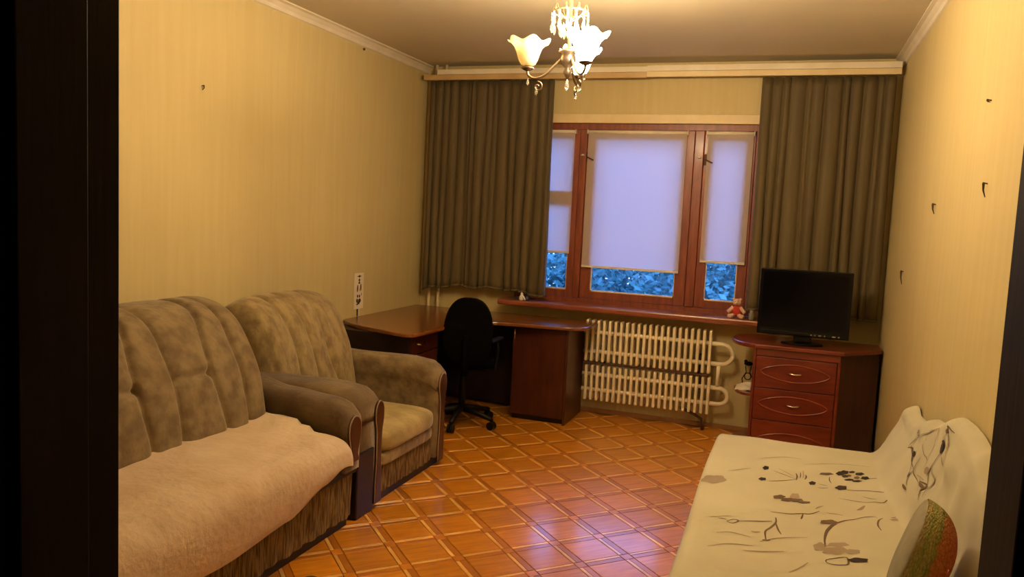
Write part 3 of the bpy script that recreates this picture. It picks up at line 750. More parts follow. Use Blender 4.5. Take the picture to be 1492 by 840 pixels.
# seat cushion
def softbox(x0, x1, y0, y1, z0, z1, r, puff=.02, n=24):
    bm = B()
    def fn(u, v):
        a = 2 * PI * u
        cxx, cyy = (x0 + x1) / 2, (y0 + y1) / 2
        hx, hy, hz = (x1 - x0) / 2, (y1 - y0) / 2, (z1 - z0) / 2
        th = PI * (v - .5)
        e = .28
        c = math.cos(th); s = math.sin(th)
        ce = math.copysign(abs(c) ** e, c); se = math.copysign(abs(s) ** .55, s)
        X = math.copysign(abs(math.cos(a)) ** e, math.cos(a)); Y = math.copysign(abs(math.sin(a)) ** e, math.sin(a))
        return Vector((cxx + hx * ce * X, cyy + hy * ce * Y, (z0 + z1) / 2 + hz * se + (puff * (1 - (ce) ** 2) if s > 0 else 0)))
    grid(bm, fn, 96, 25, True); bmesh.ops.remove_doubles(bm, verts=bm.verts, dist=1e-5)
    return bm
obj('seat_cushion', softbox(-2.46, -1.845, SY0 + .005, SY1 - .006, .295, .490, .05), M['velour'], sf, smooth=True)
obj('front_band', box(B(), -1.955, -1.90, SY0 - .165, SY1 + .165, .270, .298, .01), M['plinth'], sf)
# ribbed front gathers
bm = B()
grid(bm, lambda u, v: Vector((-1.925 + .006 * math.sin(u * 150) + .004 * math.sin(u * 67 + v * 3), lerp(SY0 - .165, SY1 + .165, u), lerp(.05, .272, v))), 480, 4)
obj('ribbed_skirt', bm, M['stripe'], sf, smooth=True)
arm(3.135, 3.305, -2.88, -1.885, [(-2.88, .74), (-2.5, .705), (-2.25, .66), (-2.0, .640), (-1.93, .625), (-1.885, .595)], M['armvel'], sf, .300)
arm_front(3.135, 3.305, -1.887, .60, sf, .345)
arm(1.045, 1.215, -2.88, -1.885, [(-2.88, .74), (-2.5, .705), (-2.25, .66), (-2.0, .640), (-1.93, .625), (-1.885, .595)], M['armvel'], sf, .300)
arm_front(1.045, 1.215, -1.887, .60, sf, .345)

# --- plush blanket over the sofa seat
def blanket_pt(u, v):
    # u along y (near -> far), v from the back crease over the seat and down the front
    y = lerp(1.30, 3.105, u)
    hang = interp([(0, .25), (.35, .25), (.55, .235), (.75, .26), (.9, .325), (1, .385)], u)
    sec = [(-2.345, .545), (-2.25, .530), (-2.10, .522), (-1.95, .512), (-1.875, .502), (-1.825, .455), (-1.812, .39), (-1.825, lerp(hang, .39, .35)), (-1.842, hang)]
    p = polyat(sec, v)
    x, z = p.x, p.y
    if u > .93:
        k = (u - .93) / .07; x += .0 ; z -= .02 * k * k * (v > .3)
        if v < .25: x -= .03 * k * (1 - v / .25); z += .02 * k
    w = .010 * noise.noise(Vector((x * 5, y * 4, z * 3))) + .006 * noise.noise(Vector((x * 14, y * 11, z * 9)))
    return Vector((x + abs(w) * .6 * (v > .5), y, z + max(w, -.004) * (1 if v < .75 else .3) + .002))
bm = B(); grid(bm, blanket_pt, 90, 56)
bl = obj('plush_blanket', bm, M['plush'], None, 'pink-beige plush blanket spread over the sofa seat', 'blanket', smooth=True)
solidify(bl, .010, 1)

# --- armchair
ac = thing('armchair', (-2.42, 3.9, 0), 'brown-grey velour armchair between the sofa and the desk', 'armchair')
AY0, AY1 = 3.585, 4.235
profA = [(-2.485, .36), (-2.500, .50), (-2.530, .66), (-2.575, .80), (-2.635, .91), (-2.72, .985), (-2.80, 1.000), (-2.88, .965), (-2.925, .86), (-2.93, .5), (-2.93, .12)]
seA = [(3.47, 3.50, 3.50), (3.66, 3.70, 3.70), (3.80, 3.845, 3.90), (4.02, 3.99, 4.13), (4.26, 4.26, 4.26)]
back_cushion('backrest', 3.47, 4.265, profA, seA, [], .032, M['velour2'], ac, 130, 90, topround=.05)
obj('base_frame', box(B(), -2.90, -1.955, AY0, AY1 + .01, .05, .27, .01), M['stripe'], ac)
obj('plinth', box(B(), -2.88, -1.965, 3.44, 4.37, 0, .05), M['plinth'], ac)
obj('seat_cushion', softbox(-2.62, -1.900, AY0 + .004, AY1 + .004, .255, .385, .05, .022), M['seatvel'], ac, smooth=True)
obj('front_rail', softbox(-2.10, -1.925, AY0 + .002, AY1 + .006, .190, .268, .03, 0), M['velour2'], ac, smooth=True)
bm = B()
grid(bm, lambda u, v: Vector((-1.950 + .005 * math.sin(u * 62) + .003 * math.sin(u * 25 + v * 3), lerp(AY0, AY1 + .01, u), lerp(.05, .20, v))), 180, 4)
obj('ribbed_skirt', bm, M['stripe'], ac, smooth=True)
pa = [(-2.88, .67), (-2.5, .655), (-2.15, .650), (-2.0, .640), (-1.95, .615)]
arm(4.245, 4.410, -2.88, -1.935, [(-2.88, .67), (-2.5, .65), (-2.15, .655), (-2.0, .640), (-1.935, .600)], M['velour'], ac)
arm_front(4.245, 4.410, -1.937, .605, ac)
arm(3.335, 3.590, -2.88, -1.935, [(-2.88, .67), (-2.5, .65), (-2.15, .655), (-2.0, .640), (-1.935, .600)], M['armvel'], ac)
arm_front(3.478, 3.612, -1.935, .600, ac)
obj('side_panel', box(B(), -2.86, -1.925, 3.338, 3.505, .0, .335, .008), M['gloss'], ac)

# ------------------------------------------------------------------ white covered bed-sofa on the right
bd = thing('sofa_bed', (.15, 3.2, 0), 'low fold-out sofa bed along the right wall under a white flower-print throw', 'sofa bed')
obj('mattress', box(B(), -.26, .60, 1.30, 4.14, .16, .455, .03, 3), M['velour2'], bd)
obj('bed_base', box(B(), -.24, .60, 1.32, 4.12, .04, .16, .005), M['plinth'], bd)
obj('back_cushion', box(B(), .588, .625, 2.70, 3.80, .44, .66, .015, 3), M['velour2'], bd)
ZB = .478
def back_top(y): return interp([(1.25, .50), (2.35, .52), (2.56, .84), (2.70, .905), (2.86, .930), (3.05, .915), (3.5, .81), (3.9, .722), (4.02, .720), (4.12, .745), (4.19, .715)], y)
def valley(y): return interp([(1.2, .50), (2.5, .50), (3.0, .475), (3.6, .445), (4.2, .46)], y)
def throw_pt(u, v):
    y = lerp(1.25, 4.185, u)
    far = max(0, (u - .965) / .035)
    # v: 0 hem at floor side, up the left side, across the seat, up the back
    xe = -.288 + .012 * math.sin(y * 3.1) * .5
    vx = valley(y); bt = back_top(y)
    if v < .22:
        t = v / .22; z = lerp(.035, ZB - .03, t); x = xe - .004 + .010 * math.sin(y * 16) * (1 - t) + .006 * math.sin(y * 7 + 1) * (1 - t)
    elif v < .27:
        t = (v - .22) / .05; a = t * PI / 2; x = xe + .03 * (1 - math.cos(a)); z = ZB - .03 + .03 * math.sin(a)
    elif v < .72:
        t = (v - .27) / .45; x = lerp(xe + .03, vx - .02, t); z = ZB
    elif v < .76:
        t = (v - .72) / .04; x = lerp(vx - .02, vx + .012, t); z = ZB + .018 * t * t
    elif v < .93:
        t = (v - .76) / .17; z = lerp(ZB + .018, bt - .03, t); x = lerp(vx + .012, .568, t ** .8)
    else:
        t = (v - .93) / .07; a = t * PI / 2; x = lerp(.555, .622, 1 - math.cos(a)) if False else lerp(.568, .624, t); z = bt - .03 * (1 - math.sin(a))
    n = noise.noise(Vector((x * 6, y * 5, z * 6 + 2)))
    if v > .72:
        z += .010 * n * (z - ZB) * 3; x += .022 * noise.noise(Vector((x * 5, y * 9, z * 7))) * min(1, (z - ZB) * 6) * (1 if v < .9 else .3)
    elif .27 <= v <= .72:
        z += .003 * n + .0035 * max(0, math.sin(x * 9 + y * 2)) * max(0, x)
    if far > 0:
        k = min(1, far); y = y + .02 * math.sin(k * PI / 2)
        z -= .018 * (1 - math.cos(k * PI / 2)) * (v > .22)
    x = min(x, .628)
    return Vector((x, y, z))
bm = B(); P = grid(bm, throw_pt, 200, 110)
# far end falls to the floor
row = P[-1]; prev = row
for k in range(1, 9):
    t = k / 8; cur = []
    for j, v in enumerate(row):
        zz = lerp(v.co.z, .035, t) if v.co.z > .04 else v.co.z
        cur.append(bm.verts.new((v.co.x, v.co.y + .004 + .012 * math.sin(v.co.x * 22) * t * .6 + .006 * min(1, t * 3), zz)))
    for j in range(len(row) - 1): bm.faces.new((prev[j], cur[j], cur[j + 1], prev[j + 1]))
    prev = cur
th = obj('throw_cover', bm, M['throw'], None, 'white bedspread with brown flower print draped over the bed and its back', 'bedspread', smooth=True, org=(0.15, 3.2, 0))

# printed flowers: strokes on the cloth (room positions on the seat and on the back)
def seat_z(x, y): return ZB + .006
def surf(p):
    # p=(x,y) on the seat
    x, y = p
    n = noise.noise(Vector((x * 6, y * 5, ZB * 6 + 2)))
    return Vector((x, y, ZB + .003 * n + .0035 * max(0, math.sin(x * 9 + y * 2)) * max(0, x) + .0012))
def back_surf(y, h):
    """h 0 at the crease .. 1 at the top of the backrest"""
    u = (y - 1.25) / (4.185 - 1.25); p = throw_pt(u, .76 + .17 * h); return p + Vector((-.003, 0, .001))
def ribbon(bm, pts, w, nrm):
    pts = [Vector(p) for p in pts]; L = []
    for i, p in enumerate(pts):
        d = (pts[min(i + 1, len(pts) - 1)] - pts[max(i - 1, 0)]).normalized(); s = d.cross(nrm).normalized()
        k = i / (len(pts) - 1); ww = w * (.35 + .65 * math.sin(PI * min(max(k, .08), .92)))
        L.append((bm.verts.new(p + s * ww), bm.verts.new(p - s * ww)))
    for (a, b), (c, d) in zip(L, L[1:]): bm.faces.new((a, b, d, c))
def stroke(bm, xy, w, n=14):
    pts = [polyat(xy, i / n) for i in range(n + 1)]
    ribbon(bm, [surf((p.x, p.y)) for p in pts], w, Vector((0, 0, 1)))
def blob(bm, c, rx, ry, rot=0, n=16, lobes=0, dz=0):
    cv = bm.verts.new(surf(c) + Vector((0, 0, dz))); R = []
    for k in range(n):
        a = 2 * PI * k / n; r = 1 + (.22 * math.sin(lobes * a) if lobes else 0)
        x = rx * r * math.cos(a); y = ry * r * math.sin(a)
        R.append(bm.verts.new(surf((c[0] + x * math.cos(rot) - y * math.sin(rot), c[1] + x * math.sin(rot) + y * math.cos(rot))) + Vector((0, 0, dz))))
    for k in range(n): bm.faces.new((cv, R[k], R[(k + 1) % n]))
STROKES=[
('m',0.003,[(-0.015, 3.446), (0.032, 3.47), (0.095, 3.517)]),
('m',0.002,[(0.001, 3.606), (0.042, 3.568), (0.095, 3.524)]),
('p',0.002,[(0.021, 3.646), (0.054, 3.604), (0.087, 3.555)]),
('m',0.003,[(0.095, 3.61), (0.099, 3.562), (0.095, 3.51)]),
('m',0.002,[(0.113, 3.635), (0.113, 3.591), (0.111, 3.546)]),
('m',0.003,[(0.135, 3.61), (0.136, 3.574), (0.13, 3.536)]),
('p',0.002,[(0.124, 3.67), (0.125, 3.612), (0.123, 3.553)]),
('m',0.002,[(0.184, 3.501), (0.203, 3.498), (0.219, 3.499)]),
('m',0.002,[(0.179, 3.452), (0.198, 3.453), (0.221, 3.47)]),
('m',0.002,[(0.232, 3.638), (0.23, 3.58), (0.236, 3.542)]),
('m',0.003,[(0.294, 3.485), (0.332, 3.491), (0.378, 3.511), (0.427, 3.521), (0.483, 3.53), (0.515, 3.546)]),
('m',0.003,[(0.393, 3.694), (0.435, 3.722), (0.477, 3.716), (0.509, 3.725)]),
('m',0.003,[(0.496, 4.146), (0.513, 3.986), (0.514, 3.771)]),
('m',0.002,[(0.257, 3.359), (0.279, 3.357), (0.322, 3.355), (0.358, 3.355)]),
('m',0.002,[(0.358, 3.355), (0.388, 3.377), (0.422, 3.387), (0.444, 3.435), (0.461, 3.425), (0.456, 3.375)]),
('m',0.003,[(0.483, 3.365), (0.488, 3.322), (0.466, 3.256), (0.432, 3.217)]),
('m',0.003,[(0.401, 3.196), (0.384, 3.162), (0.376, 3.106), (0.383, 3.059)]),
('m',0.003,[(0.002, 3.068), (0.037, 3.074), (0.072, 3.081), (0.114, 3.107), (0.146, 3.12), (0.178, 3.167)]),
('m',0.003,[(0.118, 3.109), (0.114, 3.069), (0.11, 3.046)]),
('m',0.002,[(0.202, 3.162), (0.22, 3.16), (0.241, 3.165), (0.261, 3.159)]),
('m',0.004,[(0.186, 2.905), (0.195, 2.967), (0.218, 3.038), (0.236, 3.067), (0.265, 3.107), (0.3, 3.136)]),
('m',0.002,[(0.3, 3.136), (0.33, 3.172), (0.366, 3.195), (0.382, 3.192)]),
('p',0.006,[(0.315, 3.247), (0.33, 3.266), (0.348, 3.315)]),
('m',0.002,[(0.469, 3.601), (0.489, 3.578), (0.52, 3.594)]),
('m',0.002,[(0.349, 3.424), (0.377, 3.413), (0.399, 3.416)]),
('p',0.004,[(0.164, 3.182), (0.179, 3.213), (0.194, 3.232)]),
('m',0.003,[(-0.177, 2.915), (-0.16, 2.918), (-0.147, 2.915)]),
('m',0.003,[(-0.145, 2.896), (-0.124, 2.886), (-0.105, 2.917), (-0.122, 2.927), (-0.145, 2.896)]),
('m',0.004,[(-0.105, 2.917), (-0.064, 2.937), (-0.023, 2.956), (0.01, 2.975)]),
('m',0.004,[(0.022, 3.017), (0.023, 2.967), (0.007, 2.911), (-0.01, 2.861), (-0.006, 2.783)]),
('m',0.003,[(0.023, 2.967), (0.032, 2.905), (0.043, 2.863)]),
('p',0.006,[(-0.057, 2.837), (-0.043, 2.835), (-0.027, 2.849)]),
('m',0.006,[(-0.017, 2.775), (-0.005, 2.778), (0.008, 2.79)]),
('m',0.004,[(0.186, 2.81), (0.186, 2.876), (0.195, 2.949), (0.211, 3.005), (0.233, 3.053)]),
('m',0.003,[(0.183, 2.681), (0.185, 2.697), (0.21, 2.719), (0.24, 2.743), (0.251, 2.738), (0.252, 2.704), (0.244, 2.681), (0.207, 2.667), (0.186, 2.673), (0.183, 2.686)]),
('p',0.003,[(-0.17, 2.77), (-0.133, 2.794), (-0.097, 2.789), (-0.056, 2.778)]),
('p',0.003,[(-0.188, 2.64), (-0.122, 2.688), (-0.045, 2.704)]),
('p',0.004,[(-0.073, 2.652), (-0.021, 2.671), (0.054, 2.71)]),
('p',0.003,[(-0.024, 2.757), (0.029, 2.817), (0.092, 2.859), (0.131, 2.872)]),
('p',0.003,[(0.07, 2.547), (0.098, 2.588), (0.128, 2.65)]),
('p',0.003,[(-0.203, 2.919), (-0.174, 2.937), (-0.133, 2.96)]),
('p',0.003,[(-0.187, 3.511), (-0.141, 3.552), (-0.095, 3.595)]),
('p',0.003,[(-0.062, 3.769), (0.038, 3.846), (0.119, 3.85)]),
('p',0.003,[(0.128, 3.768), (0.259, 3.856), (0.416, 3.883)]),
]
BLOBS=[
('d',(0.159, 3.498),(0.014,0.007),(0.0,0.025),0),
('d',(0.272, 3.5),(0.023,0.012),(0.002,0.03),0.3),
('d',(0.279, 3.714),(0.017,0.009),(0.002,0.031),0),
('d',(-0.032, 3.628),(0.013,0.007),(-0.001,0.028),0),
('d',(-0.041, 3.459),(0.015,0.007),(-0.001,0.022),0),
('d',(0.283, 2.739),(0.032,0.015),(0.002,0.02),0.15),
('m',(0.221, 3.677),(0.029,0.015),(0.001,0.021),0.05),
('m',(0.205, 3.061),(0.029,0.015),(0.001,0.024),0.1),
('m',(0.03, 3.258),(0.023,0.011),(0.0,0.026),0.1),
('m',(0.062, 3.237),(0.025,0.012),(0.0,0.023),0),
('m',(0.093, 3.245),(0.027,0.014),(0.0,0.021),0),
('m',(0.124, 3.236),(0.023,0.012),(0.0,0.013),0),
('p',(0.089, 3.295),(0.018,0.009),(0.0,0.038),0),
('p',(-0.233, 3.362),(0.048,0.025),(-0.004,0.054),0),
('p',(0.168, 2.802),(0.021,0.01),(0.001,0.038),0),
('p',(0.217, 2.788),(0.042,0.02),(0.001,0.035),0.05),
('p',(0.269, 2.803),(0.027,0.013),(0.002,0.022),0),
('p',(0.227, 2.846),(0.035,0.017),(0.001,0.021),0),
('p',(0.447, 3.203),(0.021,0.011),(0.002,0.016),0),
('d',(0.297, 3.739),(0.019,0.009),(0.001,0.028),0),
('d',(0.33, 3.756),(0.013,0.007),(0.001,0.016),0),
('d',(0.361, 3.743),(0.019,0.009),(0.002,0.021),0),
('d',(0.379, 3.694),(0.017,0.008),(0.002,0.024),0.4),
('d',(0.342, 3.631),(0.02,0.011),(0.001,0.015),0),
('d',(0.311, 3.636),(0.02,0.011),(0.001,0.015),0.2),
('d',(0.298, 3.68),(0.014,0.007),(0.001,0.021),0),
('m',(0.314, 3.696),(0.011,0.005),(0.002,0.018),0),
('m',(0.345, 3.683),(0.012,0.006),(0.002,0.021),0),
]
BACK=[
('m',0.003,[(3.633, 0.9), (3.593, 0.88), (3.613, 0.8), (3.683, 0.59), (3.563, 0.63), (3.524, 0.59), (3.474, 0.49), (3.375, 0.45), (3.404, 0.31), (3.355, 0.24)]),
('m',0.003,[(3.643, 0.63), (3.534, 0.59), (3.444, 0.45), (3.404, 0.35)]),
('m',0.003,[(2.967, 1.0), (3.036, 1.0), (3.096, 1.0), (3.076, 0.94), (3.106, 0.86)]),
('m',0.003,[(3.066, 0.76), (3.116, 0.69), (3.146, 0.57), (3.136, 0.49), (3.106, 0.41), (3.106, 0.29)]),
('p',0.003,[(3.285, 1.0), (3.394, 0.96), (3.384, 0.8), (3.315, 0.67), (3.205, 0.59), (3.245, 0.45), (3.156, 0.43)]),
('p',0.004,[(3.225, 1.0), (3.215, 0.9), (3.235, 0.78), (3.196, 0.59)]),
('m',0.003,[(3.345, 0.63), (3.375, 0.51), (3.365, 0.41), (3.265, 0.35)]),
('p',0.003,[(3.066, 0.94), (2.997, 0.86), (2.977, 0.78)]),
('p',0.003,[(3.017, 0.94), (3.007, 0.84), (2.937, 0.73)]),
('m',0.004,[(3.205, 0.39), (3.106, 0.41), (3.146, 0.33), (3.126, 0.24)]),
('p',0.003,[(3.554, 0.88), (3.623, 0.73), (3.603, 0.59)]),
('p',0.003,[(3.245, 1.0), (3.494, 0.9), (3.524, 0.76)]),
('p',0.003,[(3.056, 0.73), (3.017, 0.67)]),
('p',0.004,[(3.146, 0.57), (3.056, 0.51), (3.086, 0.39)]),
('p',0.003,[(3.315, 0.41), (3.205, 0.39), (3.186, 0.29)]),
]
BBLOB=[
('d',(3.494, 0.59),0.02,0.04), #0.2
('d',(3.086, 0.8),0.03,0.06), #0.9
('m',(3.613, 0.86),0.01,0.02), #0.6
('m',(3.076, 0.94),0.02,0.02), #0.1
('m',(3.166, 0.37),0.05,0.02), #0.7
('m',(3.404, 0.35),0.01,0.04), #0.4
('p',(3.166, 0.53),0.02,0.04), #1.1
('m',(3.375, 0.2),0.04,0.02), #0.7
]

PB = {'d': B(), 'm': B(), 'p': B()}
for k, w, pts in STROKES: stroke(PB[k], pts, w * 1.15, 18)
DZ = {'p': 0, 'm': .0004, 'd': .0008}
for k, c, ax, bx, rot in BLOBS:
    bm = PB[k]; n = 20; cv = bm.verts.new(surf(c) + Vector((0, 0, DZ[k]))); Rr = []
    for q in range(n):
        a = 2 * PI * q / n; r = 1 + .12 * math.sin(5 * a + c[0] * 40)
        u, v = r * math.cos(a), r * math.sin(a)
        Rr.append(bm.verts.new(surf((c[0] + ax[0] * u + bx[0] * v, c[1] + ax[1] * u + bx[1] * v)) + Vector((0, 0, DZ[k]))))
    for q in range(n): bm.faces.new((cv, Rr[q], Rr[(q + 1) % n]))
BN = Vector((-.95, 0, .3))
for k, w, pts in BACK:
    q = [polyat(pts, i / 20) for i in range(21)]
    ribbon(PB[k], [back_surf(p.x, min(max(p.y, 0.02), .98)) for p in q], w, BN)
for k, c, ry, rh in BBLOB:
    bm = PB[k]; n = 16; cv = bm.verts.new(back_surf(*c) + BN * .001); Rr = []
    for q in range(n):
        a = 2 * PI * q / n
        Rr.append(bm.verts.new(back_surf(c[0] + ry * math.cos(a), min(max(c[1] + rh * math.sin(a), .01), .99)) + BN * .001))
    for q in range(n): bm.faces.new((cv, Rr[q], Rr[(q + 1) % n]))
jm = B()
for i, k in enumerate('dmp'):
    n0 = len(jm.faces); merge(jm, PB[k]); jm.faces.ensure_lookup_table()
    for f in jm.faces[n0:]: f.material_index = i
obj('flower_print', jm, [M['inkdark'], M['inkmid'], M['inkpale']], th, label='printed brown stems, buds and pale taupe leaves', kind='stuff')

# knitted cushion leaning against the bed back
cu = thing('knitted_cushion', (.42, 2.62, .48), 'orange and green knitted cushion leaning on the white bed back', 'cushion')
def disc(depth, R0, zs, name, m, label=None):
    """one half of a round cushion, in its own frame: rim at z=0, dome to z = zs*depth"""
    bm = B()
    def fn(u, v):
        a = 2 * PI * u; r = math.cos(v * PI / 2); e = .82
        ca, sa = math.cos(a), math.sin(a)
        w = 1 + .03 * math.sin(3 * a)
        return Vector((R0 * w * r ** .75 * math.copysign(abs(ca) ** e, ca), R0 * w * r ** .75 * math.copysign(abs(sa) ** e, sa), zs * depth * math.sin(v * PI / 2)))
    grid(bm, fn, 48, 16, True); bmesh.ops.remove_doubles(bm, verts=bm.verts, dist=1e-5)
    me = bpy.data.meshes.new(name); bmesh.ops.recalc_face_normals(bm, faces=bm.faces); bm.to_mesh(me); bm.free()
    for p in me.polygons: p.use_smooth = True
    me.materials.append(m)
    o = bpy.data.objects.new(name, me); COL.objects.link(o); o.parent = cu; ORG[o.name_full] = ORG[cu.name_full]
    o.matrix_local = CM; tag(o, label); return o
def cush_axes():
    z = Vector((-.95, .15, .285)).normalized(); x = Vector((.30, -.06, .95)); x = (x - z * x.dot(z)).normalized(); y = z.cross(x)
    return Matrix((x, y, z)).transposed().to_4x4()
CM = Matrix.Translation(Vector((.385, 2.50, .628)) - Vector((.42, 2.62, .48))) @ cush_axes()
disc(.118, .155, -1, 'knitted_face', M['knit'])
disc(.022, .152, 1, 'plain_face', M['cushback'], 'plain grey-green face')

# ------------------------------------------------------------------ chandelier
CX, CY = -.985, 3.42
cd = thing('chandelier', (CX, CY, 2.2), 'three-armed chandelier with tulip glass shades and crystal drops', 'chandelier')
obj('ceiling_rose', lathe(B(), [(.012, -.07), (.03, -.055), (.055, -.02), (.06, 0)], (CX, CY, H), 24), M['bronze'], cd, smooth=True)
obj('stem', lathe(B(), [(.008, 2.235), (.008, 2.32), (.013, 2.325), (.013, 2.335), (.009, 2.345), (.011, 2.40), (.018, 2.405), (.018, 2.412), (.009, 2.42), (.009, 2.68)], (CX, CY, 0), 16), M['bronze'], cd, smooth=True)
obj('hub', lathe(B(), [(.004, 2.150), (.012, 2.165), (.020, 2.18), (.012, 2.195), (.030, 2.215), (.036, 2.235), (.030, 2.255), (.045, 2.262), (.045, 2.268), (.012, 2.285)], (CX, CY, 0), 20), M['bronze'], cd, smooth=True)
obj('finial_drop', lathe(B(), [(.002, 2.100), (.010, 2.112), (.010, 2.122), (.002, 2.148)], (CX, CY, 0), 10), M['crystal'], cd, smooth=True)
def tulip(c, m, parent):
    prof = [(.018, 0), (.030, .006), (.040, .025), (.049, .055), (.060, .082), (.078, .100), (.092, .106)]
    def md(r, z, a):
        k = max(0, (z - .04) / .066)
        return r * (1 + .07 * k * math.cos(6 * a)), z + .009 * k * math.cos(6 * a) 
    bm = lathe(B(), prof, c, 48, True, False, md)
    o = obj('glass_shade', bm, m, parent, smooth=True); solidify(o, .003, -1)
    return o
for k, (deg, lit) in enumerate(((190, False), (310, True), (88, True))):
    a = math.radians(deg); R = .178; ex, ey = CX + R * math.cos(a), CY + R * math.sin(a)
    def P3(r, z): return (CX + r * math.cos(a), CY + r * math.sin(a), z)
    bm = tube(B(), [polyat([P3(.03, 2.235), P3(.06, 2.205), P3(.10, 2.165), P3(.145, 2.150), P3(.175, 2.165), P3(R, 2.195)], i / 16) for i in range(17)], .0055, 8)
    # scroll under the arm
    tube(bm, [P3(.13 + (.028 - .0013 * i) * math.cos(i * .5), 2.150 - .028 + (.028 - .0013 * i) * math.sin(i * .5) - .008) for i in range(3, 20)], .0038, 6)
    ar = obj('arm', bm, M['bronze'], cd, smooth=True)
    obj('drip_cup', lathe(B(), [(.006, 0), (.02, .006), (.030, .012), (.026, .018), (.018, .02), (.018, .034)], (ex, ey, 2.180), 18), M['bronze'], ar, smooth=True)
    obj('arm_drop', lathe(B(), [(.001, 0), (.007, .010), (.007, .018), (.001, .038)], (CX + .135 * math.cos(a), CY + .135 * math.sin(a), 2.075), 8), M['crystal'], ar)
    obj('arm_drop', lathe(B(), [(.001, 0), (.006, .008), (.006, .014), (.001, .032)], (CX + .175 * math.cos(a), CY + .175 * math.sin(a), 2.118), 8), M['crystal'], ar)
    sh = tulip((ex, ey, 2.205), M['shade_on'] if lit else M['shade_off'], cd)
    if lit: sh['label'] = 'glass shade glowing white, lamp on'
    bb = B(); ball(bb, (ex, ey, 2.262), (.022, .022, .030), 12, 8)
    M.setdefault('bulb_on', flat('bulb_lit', (1, .9, .7), .3, emit=(1.0, .80, .50), es=60)); M.setdefault('bulb_off', flat('bulb_off', (.8, .78, .7), .2))
    obj('bulb', bb, M['bulb_on'] if lit else M['bulb_off'], sh, smooth=True)
    if lit:
        l = bpy.data.lights.new('lamp_light', 'POINT'); l.energy = LAMP_W; l.color = LAMP; l.shadow_soft_size = .05
        lo = bpy.data.objects.new('lamp_light', l); COL.objects.link(lo); lo.location = (ex, ey, 2.345)
# crystal tier round the stem
bm = tube(B(), [(CX + .078 * math.cos(t), CY + .078 * math.sin(t), 2.435) for t in [2 * PI * i / 32 for i in range(32)]], .003, 6, True)
for i in range(8):
    t = 2 * PI * i / 8
    tube(bm, [polyat([(CX + .012 * math.cos(t), CY + .012 * math.sin(t), 2.40), (CX + .05 * math.cos(t), CY + .05 * math.sin(t), 2.425), (CX + .07 * math.cos(t), CY + .07 * math.sin(t), 2.465), (CX + .078 * math.cos(t), CY + .078 * math.sin(t), 2.435)], s / 8) for s in range(9)], .003, 6)
obj('crystal_tier', bm, M['bronze'], cd, smooth=True)
for i in range(13):
    t = 2 * PI * i / 13
    x, y = CX + .079 * math.cos(t), CY + .079 * math.sin(t)
    bm = B()
    for z, r in ((2.425, .0055), (2.412, .0045), (2.401, .0055)): ball(bm, (x, y, z), r, 8, 6)
    lathe(bm, [(.001, 2.345), (.0085, 2.360), (.0075, 2.372), (.001, 2.394)], (x, y, 0), 8)
    obj('crystal_drop', bm, M['crystal'], cd)
for i in range(8):
    t = 2 * PI * i / 8 + .2; x, y = CX + .036 * math.cos(t), CY + .036 * math.sin(t)
    obj('crystal_drop', lathe(B(), [(.001, 2.325), (.010, 2.342), (.009, 2.355), (.001, 2.385)], (x, y, 0), 8), M['crystal'], cd)

# ------------------------------------------------------------------ small things
# teddy on the sill
tb = thing('teddy_bear', (-.342, 5.965, .868), 'small pink-cream teddy bear in red clothes sitting on the windowsill', 'toy')
x, y, z = -.342, 5.965, .868
bm = ball(B(), (x, y, z + .118), (.030, .027, .027)); ball(bm, (x - .024, y, z + .140), .011); ball(bm, (x + .024, y, z + .140), .011); ball(bm, (x, y - .025, z + .112), (.013, .012, .010))
obj('head', bm, M['bear'], tb, smooth=True)
bm = B(); ball(bm, (x - .009, y - .026, z + .126), .003, 6, 5); ball(bm, (x + .009, y - .026, z + .126), .003, 6, 5); ball(bm, (x, y - .037, z + .114), .004, 6, 5)
obj('face', bm, M['ink'], tb)
bm = ball(B(), (x, y, z + .055), (.034, .030, .042)); obj('body', bm, M['red'], tb, smooth=True)
for s in (-1, 1):
    obj('arm', tube(B(), [(x + s * .025, y - .005, z + .08), (x + s * .045, y - .015, z + .06), (x + s * .060, y - .022, z + .045)], [.014, .013, .014], 10), M['bear'], tb, smooth=True)
    bm = tube(B(), [(x + s * .018, y - .01, z + .022), (x + s * .035, y - .03, z + .018), (x + s * .048, y - .045, z + .018)], [.018, .016, .017], 10)
    obj('leg', bm, M['bear'], tb, smooth=True)
# figurine on the sill, left
fg = thing('figurine', (-1.985, 5.926, .868), 'small white and navy figurine on the left end of the windowsill', 'figurine')
x, y, z = -1.985, 5.926, .868
bm = lathe(B(), [(.014, 0), (.022, .008), (.020, .03), (.009, .045), (.011, .056), (.002, .066)], (x, y, z), 14); obj('body', bm, M['white'], fg, smooth=True)
bm = lathe(B(), [(.016, 0), (.024, .012), (.018, .034), (.002, .050)], (x + .042, y + .005, z), 14); obj('companion', bm, M['navy'], fg, smooth=True, label='navy glazed half')
bm = tube(B(), [(x + .012, y - .016, z + .045), (x + .026, y - .02, z + .025), (x + .036, y - .02, z + .004)], [.006, .008, .006], 8); obj('wing', bm, M['white'], fg, smooth=True)
# little jar beside the bear
obj('jar', lathe(B(), [(.015, 0), (.018, .006), (.018, .045), (.012, .055), (.013, .07), (.0, .072)][:-1], (-.235, 5.93, .868), 16), M['jar'], None, 'small grey-green jar on the windowsill between teddy bear and television', 'jar', smooth=True)
